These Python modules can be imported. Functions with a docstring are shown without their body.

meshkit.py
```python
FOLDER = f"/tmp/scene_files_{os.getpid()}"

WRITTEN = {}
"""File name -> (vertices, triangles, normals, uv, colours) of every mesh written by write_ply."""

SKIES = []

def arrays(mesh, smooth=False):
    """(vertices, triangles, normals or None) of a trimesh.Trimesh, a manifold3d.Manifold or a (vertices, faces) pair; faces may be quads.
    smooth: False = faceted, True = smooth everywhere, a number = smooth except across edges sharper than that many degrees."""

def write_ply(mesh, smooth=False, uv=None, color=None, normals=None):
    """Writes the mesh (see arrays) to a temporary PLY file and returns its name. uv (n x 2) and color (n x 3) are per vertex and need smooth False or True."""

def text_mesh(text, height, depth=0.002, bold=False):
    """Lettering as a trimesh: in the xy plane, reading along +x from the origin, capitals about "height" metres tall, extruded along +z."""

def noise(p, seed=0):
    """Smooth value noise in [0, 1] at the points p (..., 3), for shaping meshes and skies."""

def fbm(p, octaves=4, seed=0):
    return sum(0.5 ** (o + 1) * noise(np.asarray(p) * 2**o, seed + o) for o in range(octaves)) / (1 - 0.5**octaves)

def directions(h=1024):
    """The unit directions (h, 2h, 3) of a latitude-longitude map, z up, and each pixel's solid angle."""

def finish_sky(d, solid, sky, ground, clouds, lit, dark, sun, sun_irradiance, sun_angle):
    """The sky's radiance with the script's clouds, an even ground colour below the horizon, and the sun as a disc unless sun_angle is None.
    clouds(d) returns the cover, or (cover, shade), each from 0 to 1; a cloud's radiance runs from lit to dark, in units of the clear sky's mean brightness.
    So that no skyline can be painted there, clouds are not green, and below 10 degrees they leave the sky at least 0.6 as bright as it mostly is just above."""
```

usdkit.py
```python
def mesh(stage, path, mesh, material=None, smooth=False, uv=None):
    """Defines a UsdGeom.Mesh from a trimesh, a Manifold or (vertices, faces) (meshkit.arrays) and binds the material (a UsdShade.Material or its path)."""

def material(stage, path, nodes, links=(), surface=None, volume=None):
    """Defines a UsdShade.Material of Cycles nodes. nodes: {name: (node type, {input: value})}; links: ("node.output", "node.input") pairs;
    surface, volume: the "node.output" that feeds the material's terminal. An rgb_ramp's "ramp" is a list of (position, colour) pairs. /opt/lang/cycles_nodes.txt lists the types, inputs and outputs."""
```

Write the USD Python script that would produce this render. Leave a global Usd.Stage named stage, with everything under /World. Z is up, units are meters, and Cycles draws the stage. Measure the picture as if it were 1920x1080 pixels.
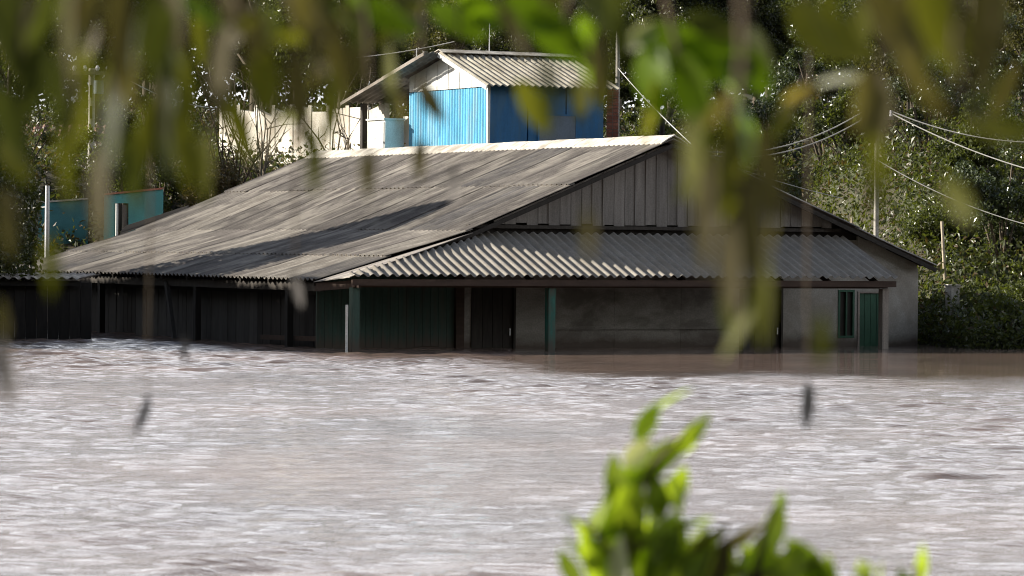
import math, random
import numpy as np, trimesh, usdkit, meshkit
from pxr import Usd, UsdGeom, UsdLux, UsdShade, Gf, Sdf, Vt

stage = Usd.Stage.CreateInMemory()
UsdGeom.Xform.Define(stage, '/World')
# ---------------------------------------------------------------- camera, sky, sun, exposure
F = 6600.0                     # focal length in pixels of a 1920-wide picture
H_CAM, PITCH, ROLL = 1.77, math.atan(80 / F), 0.009
EXPOSURE = 1.3
SUN_INT, SKY_STRENGTH, SUN_ANGLE = 1.25, 0.055, 0.5
A = math.radians(28)           # the house is turned by this much
E1 = np.array([math.cos(A), math.sin(A), 0]); E2 = np.array([-math.sin(A), math.cos(A), 0]); EZ = np.array([0, 0, 1.0])
SUN = -2.24 * E1 + 1.54 * E2 + 1.175 * EZ; SUN = SUN / np.linalg.norm(SUN)      # towards the sun
EYE = np.array([0, 0, H_CAM])
FW = np.array([0, math.cos(PITCH), -math.sin(PITCH)]); UP = np.array([0, math.sin(PITCH), math.cos(PITCH)]); RT = np.array([1.0, 0, 0])
CR = RT * math.cos(ROLL) + UP * math.sin(ROLL); CU = UP * math.cos(ROLL) - RT * math.sin(ROLL)
cam = UsdGeom.Camera.Define(stage, '/World/camera')
m = Gf.Matrix4d(*CR, 0, *CU, 0, *(-FW), 0, *EYE, 1)
cam.AddTransformOp().Set(m)
cam.CreateHorizontalApertureAttr(36.0); cam.CreateVerticalApertureAttr(20.25)
cam.CreateFocalLengthAttr(36.0 * F / 1920); cam.CreateFStopAttr(6.4); cam.CreateFocusDistanceAttr(60.0)
cam.CreateClippingRangeAttr(Gf.Vec2f(0.05, 3000)); cam.CreateExposureAttr(EXPOSURE)

sky = UsdLux.DomeLight.Define(stage, '/World/sky')
elev, rot = math.asin(SUN[2]), math.atan2(SUN[0], SUN[1])
skymat = usdkit.material(stage, '/World/Looks/sky', {
    "tc": ("texture_coordinate", {}),
    "map": ("mapping", {"scale": (1.0, 1.0, 2.6)}),
    "n": ("noise_texture", {"scale": 2.2, "detail": 6.0, "roughness": 0.55, "distortion": 0.3}),
    "r": ("rgb_ramp", {"ramp": [(0.0, (.6, .6, .6)), (0.4, (.75, .75, .75)), (0.66, (1, 1, 1)), (1.0, (1, 1, 1))]}),
    "sep": ("separate_xyz", {}),
    "hz": ("rgb_ramp", {"ramp": [(0.0, (.96, .96, .96)), (0.3, (.92, .92, .92)), (0.45, (.4, .4, .4)), (0.62, (.05, .05, .05)), (1.0, (.0, .0, .0))]}),
    "cov": ("mix", {"mix_type": "multiply", "fac": 1.0}),
    "sky": ("sky_texture", {"sky_type": "single_scattering", "sun_disc": False, "sun_elevation": elev, "sun_rotation": rot, "aerosol_density": 1.0}),
    "mix": ("mix", {"mix_type": "mix", "color2": (17.6, 17.8, 18.6)}),
    "bg": ("background_shader", {"strength": SKY_STRENGTH})},
    [("tc.generated", "map.vector"), ("map.vector", "n.vector"), ("n.fac", "r.fac"), ("tc.generated", "sep.vector"), ("sep.z", "hz.fac"), ("r.color", "cov.color1"), ("hz.color", "cov.color2"), ("cov.color", "mix.fac"),
     ("sky.color", "mix.color1"), ("mix.color", "bg.color")], surface="bg.background")
UsdShade.MaterialBindingAPI.Apply(sky.GetPrim()).Bind(skymat)
sky.GetPrim().SetCustomDataByKey('kind', 'structure')
sun = UsdLux.DistantLight.Define(stage, '/World/sun')
sun.CreateNormalizeAttr(True); sun.CreateIntensityAttr(SUN_INT); sun.CreateAngleAttr(SUN_ANGLE); sun.CreateColorAttr(Gf.Vec3f(1.0, .93, .82))
zx = SUN; xx = np.cross([0, 0, 1.0], zx); xx /= np.linalg.norm(xx); yx = np.cross(zx, xx)
sun.AddTransformOp().Set(Gf.Matrix4d(*xx, 0, *yx, 0, *zx, 0, 0, 0, 30, 1))

# ---------------------------------------------------------------- helpers
rng = np.random.default_rng(7)
R = random.Random(11)
names = {}
def numbered(name, parent='/World'):
    k = names.get((parent, name), 0); names[(parent, name)] = k + 1
    return name if k == 0 else f'{name}_{k:03d}'
def path_of(parent): return '/World' if parent is None else (parent if isinstance(parent, str) else str(parent.GetPath()))
def tag(o, label=None, cat=None, group=None, kind=None):
    for k, v in (('label', label), ('category', cat), ('group', group), ('kind', kind)):
        if v: o.SetCustomDataByKey(k, v)
    return o
def obj(name, mesh, mat, parent=None, smooth=False, label=None):
    p = path_of(parent); q = f'{p}/{numbered(name, p)}'
    o = usdkit.mesh(stage, q, mesh, mat, smooth).GetPrim()
    if label: o.SetCustomDataByKey('label', label)
    return o
def thing(name, label, cat, group=None, loc=(0, 0, 0), rz=0.0, sc=1.0, rx=0.0):
    q = f'/World/{numbered(name)}'
    x = UsdGeom.Xform.Define(stage, q)
    x.AddTranslateOp().Set(Gf.Vec3d(*map(float, loc))); x.AddRotateZOp().Set(math.degrees(rz)); x.AddRotateXOp().Set(math.degrees(rx)); x.AddScaleOp().Set(Gf.Vec3f(float(sc), float(sc), float(sc)))
    return tag(x.GetPrim(), label, cat, group)
def dup(root, label, cat, group=None, loc=(0, 0, 0), rz=0.0, sc=1.0, name=None):
    r = thing(name or root.GetName(), label, cat, group, loc, rz, sc)
    r.GetReferences().AddInternalReference(root.GetPath()); r.SetInstanceable(True)
    return r
def P(u, v, Y):                # the point of the place at depth Y seen at pixel (u, v) of a 1920 x 1080 picture: used only to measure the photograph
    d = FW + (u - 960) / F * CR - (v - 540) / F * CU
    return EYE + d * (Y / d[1])
O = np.array([-0.818, 60.0, 0])
def fr(s, t, z): return O + s * E1 + t * E2 + z * EZ      # house frame: s along the front, t towards the back

def cat(*ms):
    vs, fs, n = [], [], 0
    for v, f in ms:
        v = np.asarray(v, float); f = np.asarray(f, int)
        if f.shape[1] == 4: f = np.vstack([f[:, [0, 1, 2]], f[:, [0, 2, 3]]])
        vs.append(v); fs.append(f + n); n += len(v)
    return np.vstack(vs), np.vstack(fs)
def hexa(c):                   # 8 corners: bottom four counter-clockwise, then top four
    return np.array(c, float), np.array([[0, 3, 2, 1], [4, 5, 6, 7], [0, 1, 5, 4], [1, 2, 6, 5], [2, 3, 7, 6], [3, 0, 4, 7]])
def beam(p0, p1, w, h, up=(0, 0, 1)):
    p0, p1 = np.asarray(p0, float), np.asarray(p1, float); d = p1 - p0; d /= np.linalg.norm(d)
    up = np.asarray(up, float)
    if abs(d @ up) > .95: up = E2
    a = np.cross(d, up); a /= np.linalg.norm(a); b = np.cross(a, d)
    c = [p + x * a * w / 2 + y * b * h / 2 for p in (p0, p1) for x, y in ((-1, -1), (1, -1), (1, 1), (-1, 1))]
    return np.array(c), np.array([[0, 1, 2, 3], [7, 6, 5, 4], [0, 4, 5, 1], [1, 5, 6, 2], [2, 6, 7, 3], [3, 7, 4, 0]])
def fbox(s0, s1, t0, t1, z0, z1):      # a box in the house frame
    return hexa([fr(s0, t0, z0), fr(s1, t0, z0), fr(s1, t1, z0), fr(s0, t1, z0), fr(s0, t0, z1), fr(s1, t0, z1), fr(s1, t1, z1), fr(s0, t1, z1)])
def wbox(x0, x1, y0, y1, z0, z1):
    return hexa([(x0, y0, z0), (x1, y0, z0), (x1, y1, z0), (x0, y1, z0), (x0, y0, z1), (x1, y0, z1), (x1, y1, z1), (x0, y1, z1)])
def plank(a, b, za0, za1, zb0, zb1, n):   # an upright board from a to b (ground points), thickness vector n
    a, b, n = map(lambda q: np.asarray(q, float), (a, b, n))
    z = lambda q, h: np.array([q[0], q[1], h])
    return hexa([z(a, za0), z(b, zb0), z(b, zb0) + n, z(a, za0) + n, z(a, za1), z(b, zb1), z(b, zb1) + n, z(a, za1) + n])
def tube(points, radii, sides=6):
    p = np.asarray(points, float); r = np.broadcast_to(radii, (len(p),))
    t = np.gradient(p, axis=0); t /= np.linalg.norm(t, axis=1, keepdims=True) + 1e-12
    a = np.cross(t, np.where(np.abs(t[:, 2:]) < .9, [0, 0, 1.0], [1.0, 0, 0])); a /= np.linalg.norm(a, axis=1, keepdims=True) + 1e-12
    b = np.cross(t, a); g = np.arange(sides) * 2 * np.pi / sides
    v = (p[:, None] + r[:, None, None] * (np.cos(g)[None, :, None] * a[:, None] + np.sin(g)[None, :, None] * b[:, None])).reshape(-1, 3)
    i, j = np.meshgrid(np.arange(len(p) - 1), np.arange(sides), indexing='ij')
    q = np.stack([i * sides + j, i * sides + (j + 1) % sides, (i + 1) * sides + (j + 1) % sides, (i + 1) * sides + j], -1).reshape(-1, 4)
    f = np.vstack([q[:, [0, 1, 2]], q[:, [0, 2, 3]]])
    n = len(v); v = np.vstack([v, p[0], p[-1]]); k = np.arange(sides); l = (len(p) - 1) * sides
    f = np.vstack([f, np.stack([np.full(sides, n), (k + 1) % sides, k], 1), np.stack([np.full(sides, n + 1), l + k, l + (k + 1) % sides], 1)])
    return v, f
def sheet(P0, Av, Bv, pitch=.177, amp=.0255, seg=6, thick=.008, m=2, sag=0.0, cut=None, phase=0.0):
    """A corrugated sheet: P0 its upper corner, Av down along the waves, Bv across them. cut(b) gives from which share of Av it begins."""
    P0, Av, Bv = map(lambda q: np.asarray(q, float), (P0, Av, Bv))
    n = np.cross(Av, Bv); n /= np.linalg.norm(n); n = n if n[2] > 0 else -n
    L = np.linalg.norm(Bv); k = max(2, int(round(L / pitch * seg)))
    b = np.linspace(0, 1, k + 1); a = np.linspace(0, 1, m + 1)
    top = []
    for x in a:
        aa = x if cut is None else (cut(b) + (1 - cut(b)) * x)
        aa = np.broadcast_to(aa, b.shape)
        h = amp * np.sin(2 * np.pi * (b * L / pitch) + phase) - sag * 4 * x * (1 - x)
        top.append(P0 + aa[:, None] * Av + b[:, None] * Bv + h[:, None] * n)
    top = np.array(top); bot = top - n * thick; w = k + 1
    v = np.vstack([top.reshape(-1, 3), bot.reshape(-1, 3)]); N = len(top.reshape(-1, 3))
    i, j = np.meshgrid(np.arange(m), np.arange(k), indexing='ij')
    q = np.stack([i * w + j, i * w + j + 1, (i + 1) * w + j + 1, (i + 1) * w + j], -1).reshape(-1, 4)
    fs = [q, q[:, ::-1] + N]
    for e in ([np.arange(k), np.arange(k) + 1], [m * w + np.arange(k) + 1, m * w + np.arange(k)], [(np.arange(m) + 1) * w, np.arange(m) * w], [np.arange(m) * w + k, (np.arange(m) + 1) * w + k]):
        fs.append(np.stack([e[0], e[0] + N, e[1] + N, e[1]], 1))
    f = np.vstack(fs)
    if np.dot(np.cross(top[1, 0] - top[0, 0], top[0, 1] - top[0, 0]), n) > 0: f = f[:, ::-1]
    return v, f

# ---------------------------------------------------------------- materials
def mat(name, base, rough=.8, var=.3, scale=3.0, bump=0.0, spec=.3, streak=None, rotz=0.0, dirt=None, dirt_amt=.5, rnd=.25, metallic=0.0, fine=40.0, tide=False):
    """Noise-toned surface. streak: scale per axis (after turning by rotz) that draws the grain out; dirt: a second colour in patches; rnd: tone change from object to object."""
    c = np.array(base)
    n = {"g": ("geometry", {}), "rot": ("mapping", {"rotation": (0, 0, -rotz)}), "sc": ("mapping", {"scale": tuple(streak or (1, 1, 1))}),
         "n": ("noise_texture", {"scale": scale, "detail": 6.0, "roughness": .62}), "r": ("rgb_ramp", {"ramp": [(.25, c * (1 - var)), (.5, c), (.78, np.minimum(c * (1 + var), .9))]}),
         "n2": ("noise_texture", {"scale": fine, "detail": 3.0}), "r2": ("rgb_ramp", {"ramp": [(.3, (.82, .82, .82)), (.7, (1.12, 1.12, 1.12))]}),
         "mx": ("mix", {"mix_type": "multiply", "fac": 1.0}),
         "oi": ("object_info", {}), "mr": ("map_range", {"value": .5, "from_min": 0.0, "from_max": 1.0, "to_min": 1 - rnd, "to_max": 1 + rnd}), "cc": ("combine_color", {}), "mo": ("mix", {"mix_type": "multiply", "fac": 1.0}),
         "p": ("principled_bsdf", {"roughness": rough, "specular_ior_level": spec, "metallic": metallic})}
    l = [("g.position", "rot.vector"), ("rot.vector", "sc.vector"), ("sc.vector", "n.vector"), ("n.fac", "r.fac"), ("g.position", "n2.vector"), ("n2.fac", "r2.fac"), ("r.color", "mx.color1"), ("r2.color", "mx.color2"),
         ("oi.random", "mr.value"), ("mr.result", "cc.r"), ("mr.result", "cc.g"), ("mr.result", "cc.b"), ("cc.color", "mo.color2")]
    last = "mx.color"
    if dirt is not None:
        n["n3"] = ("noise_texture", {"scale": scale * .6, "detail": 5.0, "roughness": .65, "distortion": .4}); n["r3"] = ("rgb_ramp", {"ramp": [(.46, (0, 0, 0)), (.62, (dirt_amt,) * 3)]}); n["md"] = ("mix", {"mix_type": "mix", "color2": tuple(dirt)})
        l += [("sc.vector", "n3.vector"), ("n3.fac", "r3.fac"), ("r3.color", "md.fac"), (last, "md.color1")]; last = "md.color"
    if tide:
        n.update({"sz": ("separate_xyz", {}), "ta": ("math", {"math_type": "multiply_add", "value2": -.45}), "tm": ("map_range", {"from_min": -.16, "from_max": .06, "to_min": .85, "to_max": 0.0, "clamp": True}), "tx": ("mix", {"mix_type": "mix", "color2": (.06, .042, .03)})})
        l += [("g.position", "sz.vector"), ("n.fac", "ta.value1"), ("sz.z", "ta.value3"), ("ta.value", "tm.value"), ("tm.result", "tx.fac"), (last, "tx.color1")]; last = "tx.color"
    l += [(last, "mo.color1"), ("mo.color", "p.base_color")]
    if bump:
        n["b"] = ("bump", {"strength": min(1.0, bump * 40), "distance": bump}); l += [("n.fac", "b.height"), ("b.normal", "p.normal")]
    return usdkit.material(stage, f'/World/Looks/{name}', n, l, surface="p.BSDF")
def leafmat(name, c0, c1, trans=.4, rough=.38, spec=.5):
    c0, c1 = np.array(c0), np.array(c1)
    return usdkit.material(stage, f'/World/Looks/{name}', {
        "g": ("geometry", {}), "r": ("rgb_ramp", {"ramp": [(0, c0), (.6, (c0 + c1) / 2), (1, c1)]}),
        "t": ("mix", {"mix_type": "multiply", "fac": 1.0, "color2": (1.25, 1.3, .45)}),
        "p": ("principled_bsdf", {"roughness": rough, "specular_ior_level": spec}), "tr": ("translucent_bsdf", {}), "m": ("mix_closure", {"fac": trans})},
        [("g.random_per_island", "r.fac"), ("r.color", "p.base_color"), ("r.color", "t.color1"), ("t.color", "tr.color"), ("p.BSDF", "m.closure1"), ("tr.BSDF", "m.closure2")], surface="m.closure")

M = {}
M['roof'] = mat('weathered_sheet', (.128, .113, .1), .85, .5, 1.3, .004, streak=(.4, 2.4, 2.4), rotz=A, dirt=(.38, .345, .29), dirt_amt=.55, rnd=.22)
M['leanto'] = mat('pale_sheet', (.255, .232, .198), .85, .28, 3.0, .003, streak=(2.2, .7, 2.2), rotz=A, dirt=(.22, .19, .15), dirt_amt=.6, rnd=.1)
M['paleroof'] = mat('bleached_sheet', (.26, .235, .2), .85, .45, 1.8, .004, streak=(.5, 3.2, 3.2), rotz=A, dirt=(.14, .12, .1), dirt_amt=.7, rnd=.1)
M['newroof'] = mat('dark_sheet', (.1, .092, .088), .85, .6, 1.8, .004, streak=(.5, 3.0, 3.0), rotz=A, dirt=(.2, .18, .15), dirt_amt=.5, rnd=.1)
M['cap'] = mat('pale_ridge', (.46, .43, .37), .8, .25, 4, .003, dirt=(.2, .17, .13), dirt_amt=.75, rnd=.1)
M['gable'] = mat('grey_boards', (.17, .155, .138), .85, .3, 2.5, .003, streak=(6, 6, .5), rnd=.1)
M['wall'] = mat('grey_wall', (.26, .243, .213), .9, .25, 2.0, .004, streak=(1, 1, 2), dirt=(.1, .085, .07), dirt_amt=.6, rnd=.08, tide=True)
M['plaster'] = mat('stained_plaster', (.31, .295, .26), .9, .2, 1.6, .004, dirt=(.17, .14, .11), dirt_amt=.55, rnd=.05, tide=True)
M['greenwall'] = mat('green_boards', (.03, .06, .045), .7, .3, 3, .003, streak=(5, 5, .5), dirt=(.06, .055, .04), rnd=.12, tide=True)
M['greendoor'] = mat('green_door_paint', (.02, .075, .04), .6, .2, 4, .002, rnd=.05)
M['greenpost'] = mat('green_post_paint', (.02, .1, .075), .65, .3, 5, .002, streak=(3, 3, .6), dirt=(.07, .06, .045), dirt_amt=.9, rnd=.05, tide=True)
M['dark'] = mat('dark_wood', (.03, .025, .02), .85, .35, 4, .004, streak=(4, 4, .6), rnd=.2)
M['brown'] = mat('brown_wood', (.045, .028, .02), .85, .3, 4, .004, streak=(.6, 4, 4), rotz=A, rnd=.15)
M['tar'] = mat('shade_black_wood', (.018, .016, .014), .85, .4, 4, .003, streak=(4, 4, .6), rnd=.3)  # near black: deep verandah shade put into the wood colour
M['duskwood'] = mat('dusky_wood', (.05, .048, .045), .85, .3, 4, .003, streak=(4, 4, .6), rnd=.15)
M['hutroof'] = mat('hut_sheet', (.3, .275, .22), .85, .3, 3.0, .003, streak=(2.2, .7, 2.2), rotz=A, dirt=(.17, .15, .11), dirt_amt=.7, rnd=.1)
M['greywood'] = mat('grey_wood', (.22, .19, .16), .85, .3, 4, .004, streak=(5, 5, .5), rnd=.15)
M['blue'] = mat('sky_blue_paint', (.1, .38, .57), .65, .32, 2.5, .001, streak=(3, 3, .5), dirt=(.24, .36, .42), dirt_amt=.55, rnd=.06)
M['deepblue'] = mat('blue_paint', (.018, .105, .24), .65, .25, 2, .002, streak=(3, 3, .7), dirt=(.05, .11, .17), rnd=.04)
M['slate'] = mat('grey_blue_board', (.11, .14, .18), .6, .1, 3, .001, rnd=.03)
M['whitepanel'] = mat('white_panel', (.56, .56, .53), .6, .1, 3, .001, streak=(1, 1, 2), dirt=(.5, .48, .42), dirt_amt=.4, rnd=.05)
M['whitewash'] = mat('whitewash', (.6, .56, .48), .9, .15, 2.2, .01, dirt=(.3, .25, .19), dirt_amt=.75, rnd=.08)
M['teal'] = mat('teal_paint', (.035, .12, .135), .8, .15, 2.5, .003, dirt=(.06, .2, .2), dirt_amt=.5, rnd=.05)
M['teal2'] = mat('turquoise_paint', (.075, .26, .25), .8, .15, 2.5, .003, dirt=(.06, .18, .18), dirt_amt=.5, rnd=.04)
M['concrete'] = mat('concrete', (.36, .34, .3), .9, .2, 5, .003, dirt=(.2, .18, .15), rnd=.06)
M['brick'] = mat('red_brick', (.33, .13, .085), .9, .2, 12, .003, rnd=.25)
M['metal'] = mat('grey_metal', (.5, .5, .5), .4, .15, 8, .001, metallic=.6, rnd=.05)
M['wire'] = mat('pale_cable', (.4, .39, .36), .5, .1, 8, .0, rnd=.05)
M['tile'] = mat('clay_tile', (.2, .12, .09), .9, .3, 4, .004, dirt=(.1, .09, .07), rnd=.2)
M['bark'] = mat('bark', (.105, .085, .062), .9, .35, 6, .01, streak=(3, 3, .7), rnd=.2)
M['palebark'] = mat('pale_bark', (.32, .27, .2), .9, .3, 8, .005, streak=(3, 3, .7), rnd=.2)
M['soil'] = mat('hill_soil', (.045, .038, .024), .95, .4, .8, .03, dirt=(.04, .05, .02), dirt_amt=.9, rnd=0)
M['mud'] = mat('bank_mud', (.15, .1, .065), .9, .3, 1.2, .02, dirt=(.06, .08, .03), dirt_amt=.8, rnd=0)
M['insul'] = mat('porcelain', (.7, .68, .72), .25, .05, 5, 0, rnd=.05)
M['leaf_dark'] = leafmat('leaf_dark', (.05, .058, .024), (.1, .108, .042), .38, .42, .45)
M['leaf_mid'] = leafmat('leaf_mid', (.068, .08, .024), (.14, .15, .05), .45, .33, .5)
M['leaf_olive'] = leafmat('leaf_olive', (.085, .08, .03), (.16, .14, .06), .35, .4, .4)
M['leaf_gloss'] = leafmat('leaf_gloss', (.045, .058, .022), (.1, .115, .045), .25, .27, .65)
M['leaf_brown'] = leafmat('leaf_brown', (.09, .065, .035), (.16, .12, .06), .3, .5, .3)
M['fg_green'] = leafmat('fg_leaf_green', (.115, .18, .012), (.17, .24, .02), .58, .35, .4)
M['fg_lime'] = leafmat('fg_leaf_lime', (.22, .3, .03), (.27, .34, .05), .55, .4, .4)
M['fg_olive'] = leafmat('fg_leaf_olive', (.1, .1, .02), (.13, .125, .03), .5, .55, .15)
M['fg_dark'] = leafmat('fg_leaf_dark', (.045, .052, .018), (.06, .066, .024), .4, .55, .15)
M['fg_brown'] = leafmat('fg_leaf_brown', (.09, .075, .04), (.12, .1, .055), .4, .6, .15)
M['fg_yellow'] = leafmat('fg_leaf_yellow', (.26, .2, .02), (.3, .24, .03), .5, .45, .3)
M['fg_grey'] = mat('dry_grey_leaf', (.13, .12, .115), .8, .1, 30, .0, rnd=.1)
M['fg_pale'] = leafmat('fg_leaf_pale', (.55, .55, .45), (.58, .58, .48), .3, .5, .3)  # pale tone puts leaf and twig highlights into the colour
M['sh_green'] = leafmat('shoot_leaf_green', (.26, .33, .04), (.34, .41, .07), .62, .42, .3)
M['sh_dark'] = leafmat('shoot_leaf_dark', (.1, .14, .02), (.14, .19, .03), .55, .45, .3)
M['fg_twig'] = mat('fg_twig', (.09, .065, .04), .85, .3, 30, .0, rnd=.1)

M['water'] = usdkit.material(stage, '/World/Looks/water', {
    "g": ("geometry", {}), "m1": ("mapping", {"scale": (2.2, 6.5, 1)}), "n1": ("noise_texture", {"scale": 2.4, "detail": 4.0, "roughness": .6, "distortion": .3}),
    "b": ("bump", {"strength": .5, "distance": .035}),
    "xyz": ("separate_xyz", {}), "nm": ("mapping", {"scale": (.45, .12, 1)}), "nn": ("noise_texture", {"scale": 1.0, "detail": 4.0}), "na": ("math", {"math_type": "multiply_add", "value2": 9.0}), "cy": ("map_range", {"from_min": 48.5, "from_max": 55.0, "to_min": 0.0, "to_max": 1.0, "clamp": True}), "cx": ("map_range", {"from_min": -2.0, "from_max": 1.5, "to_min": 0.0, "to_max": 1.0, "clamp": True}),
    "cm": ("math", {"math_type": "multiply"}), "cs": ("map_range", {"from_min": 0.0, "from_max": 1.0, "to_min": .034, "to_max": .004, "clamp": True}),
    "n2": ("noise_texture", {"scale": .25, "detail": 3.0}), "r2": ("rgb_ramp", {"ramp": [(.3, (.09, .07, .06)), (.7, (.17, .118, .092))]}),
    "p": ("principled_bsdf", {"roughness": .08, "ior": 1.42, "specular_ior_level": .5})},
    [("g.position", "xyz.vector"), ("g.position", "nm.vector"), ("nm.vector", "nn.vector"), ("nn.fac", "na.value1"), ("xyz.y", "na.value3"), ("na.value", "cy.value"), ("xyz.x", "cx.value"), ("cy.result", "cm.value1"), ("cx.result", "cm.value2"), ("cm.value", "cs.value"), ("cs.result", "b.distance"),
     ("g.position", "m1.vector"), ("m1.vector", "n1.vector"), ("n1.fac", "b.height"), ("b.normal", "p.normal"), ("g.position", "n2.vector"), ("n2.fac", "r2.fac"), ("r2.color", "p.base_color")], surface="p.BSDF")

# ---------------------------------------------------------------- terrain and water
def smooth(x, a, b):
    t = np.clip((x - a) / (b - a), 0, 1); return t * t * (3 - 2 * t)
def shore(x): return 77.0 - 14.3 * smooth(x, 5.6, 8.3) - 3.5 * smooth(x, 12, 30) + 2.0 * smooth(-x, 9, 30)
def ground_z(x, y):
    x, y = np.asarray(x, float), np.asarray(y, float)
    d = y - shore(x)
    z = np.where(d < 0, np.maximum(-1.3, d * .35), 0)
    z = z + 3.0 * smooth(d, -.3, np.where(x > 5.5, 9.5, 6.5)) + np.clip(d - 5, 0, 14) * .1 + np.minimum(np.maximum(d - 16, 0) * .05, 3) * smooth(d, 14, 24)
    p = np.stack([x * .22, y * .22, 0 * x], -1)
    z = z + (meshkit.fbm(p, 4, 3) - .5) * 1.1 * smooth(d, 0, 8) + (meshkit.fbm(p * 5, 3, 5) - .5) * .35 * smooth(d, -.6, 2)
    near = .42 * (1 - smooth(y, 5.5, 9.5)); nz = (meshkit.fbm(p * 6, 3, 9) - .5) * .12
    back = np.clip(-y - 9, 0, 110) * .8 * smooth(-y, 9, 22) * (.85 + .4 * meshkit.fbm(p * .12, 3, 17))      # unseen slope behind the camera, added to block low sky light
    return np.where(y < 20, -1.3 + (1.3 + near / .42 * .42 + nz) * (1 - smooth(y, 5.5, 11.0)) + back, np.minimum(z, 60 + 0 * z))
xs = np.concatenate([np.linspace(-400, -45, 24)[:-1], np.linspace(-45, 45, 181), np.linspace(45, 400, 24)[1:]])
ys = np.concatenate([np.linspace(-300, -6, 14)[:-1], np.linspace(-6, 14, 41)[:-1], np.linspace(14, 55, 14)[:-1], np.linspace(55, 130, 151)[:-1], np.linspace(130, 420, 40)])
X, Yg = np.meshgrid(xs, ys); Z = ground_z(X, Yg); nx = len(xs)
i, j = np.meshgrid(np.arange(len(ys) - 1), np.arange(nx - 1), indexing='ij')
q = np.stack([i * nx + j, i * nx + j + 1, (i + 1) * nx + j + 1, (i + 1) * nx + j], -1).reshape(-1, 4)
tag(obj('hillside_ground', (np.stack([X, Yg, Z], -1).reshape(-1, 3), q), M['soil'], smooth=True), kind='structure')

# rippled flood water: real waves where the photograph looks, a plain sheet beyond
rows, cols = 1240, 300
yy = 14 + (98 - 14) * np.linspace(0, 1, rows)
uu = np.linspace(-1, 1, cols)
Yw = np.repeat(yy[:, None], cols, 1); Xw = uu[None] * (.165 * Yw + 2.5)
wz = np.zeros_like(Yw); wr = np.random.default_rng(5)
for k in range(64):
    lam = .19 * (4.2 ** wr.random()); th = wr.normal(0, .33) + math.pi / 2 + .25; ph = wr.random() * 6.28
    wz += .0037 * lam * np.sin(2 * np.pi / lam * (Xw * math.cos(th) + Yw * math.sin(th)) + ph)
gust = .4 + .95 * np.clip((meshkit.fbm(np.stack([Xw * .16, Yw * .07, 0 * Xw], -1), 3, 21) - .3) * 2.6, 0, 1)
Yn = Yw + 5.5 * (meshkit.fbm(np.stack([Xw * .45, Yw * .12, 0 * Xw], -1), 4, 61) - .5) + .18 * Xw
calm = 1 - .86 * smooth(Yn, 44.3, 50.5) * smooth(Xw, -1.5, 1.0)
edge = smooth(1 - np.abs(uu)[None], 0, .05) * smooth(Yw, 14, 16) * (1 - smooth(Yw, 92, 98))
rough = 1 + .45 * smooth(Yw, 47, 51) * (1 - smooth(Xw, -1.0, 2.0))
wz = wz * gust * calm * edge * rough
i, j = np.meshgrid(np.arange(rows - 1), np.arange(cols - 1), indexing='ij')
q = np.stack([i * cols + j, i * cols + j + 1, (i + 1) * cols + j + 1, (i + 1) * cols + j], -1).reshape(-1, 4)
wv = np.stack([Xw, Yw, wz], -1).reshape(-1, 3)
far = (np.array([[-400, -300, -.16], [400, -300, -.16], [400, 200, -.16], [-400, 200, -.16]], float), np.array([[0, 1, 2, 3]]))
tag(obj('flood_water', cat((wv, q), far), M['water'], smooth=True), kind='structure')

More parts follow.
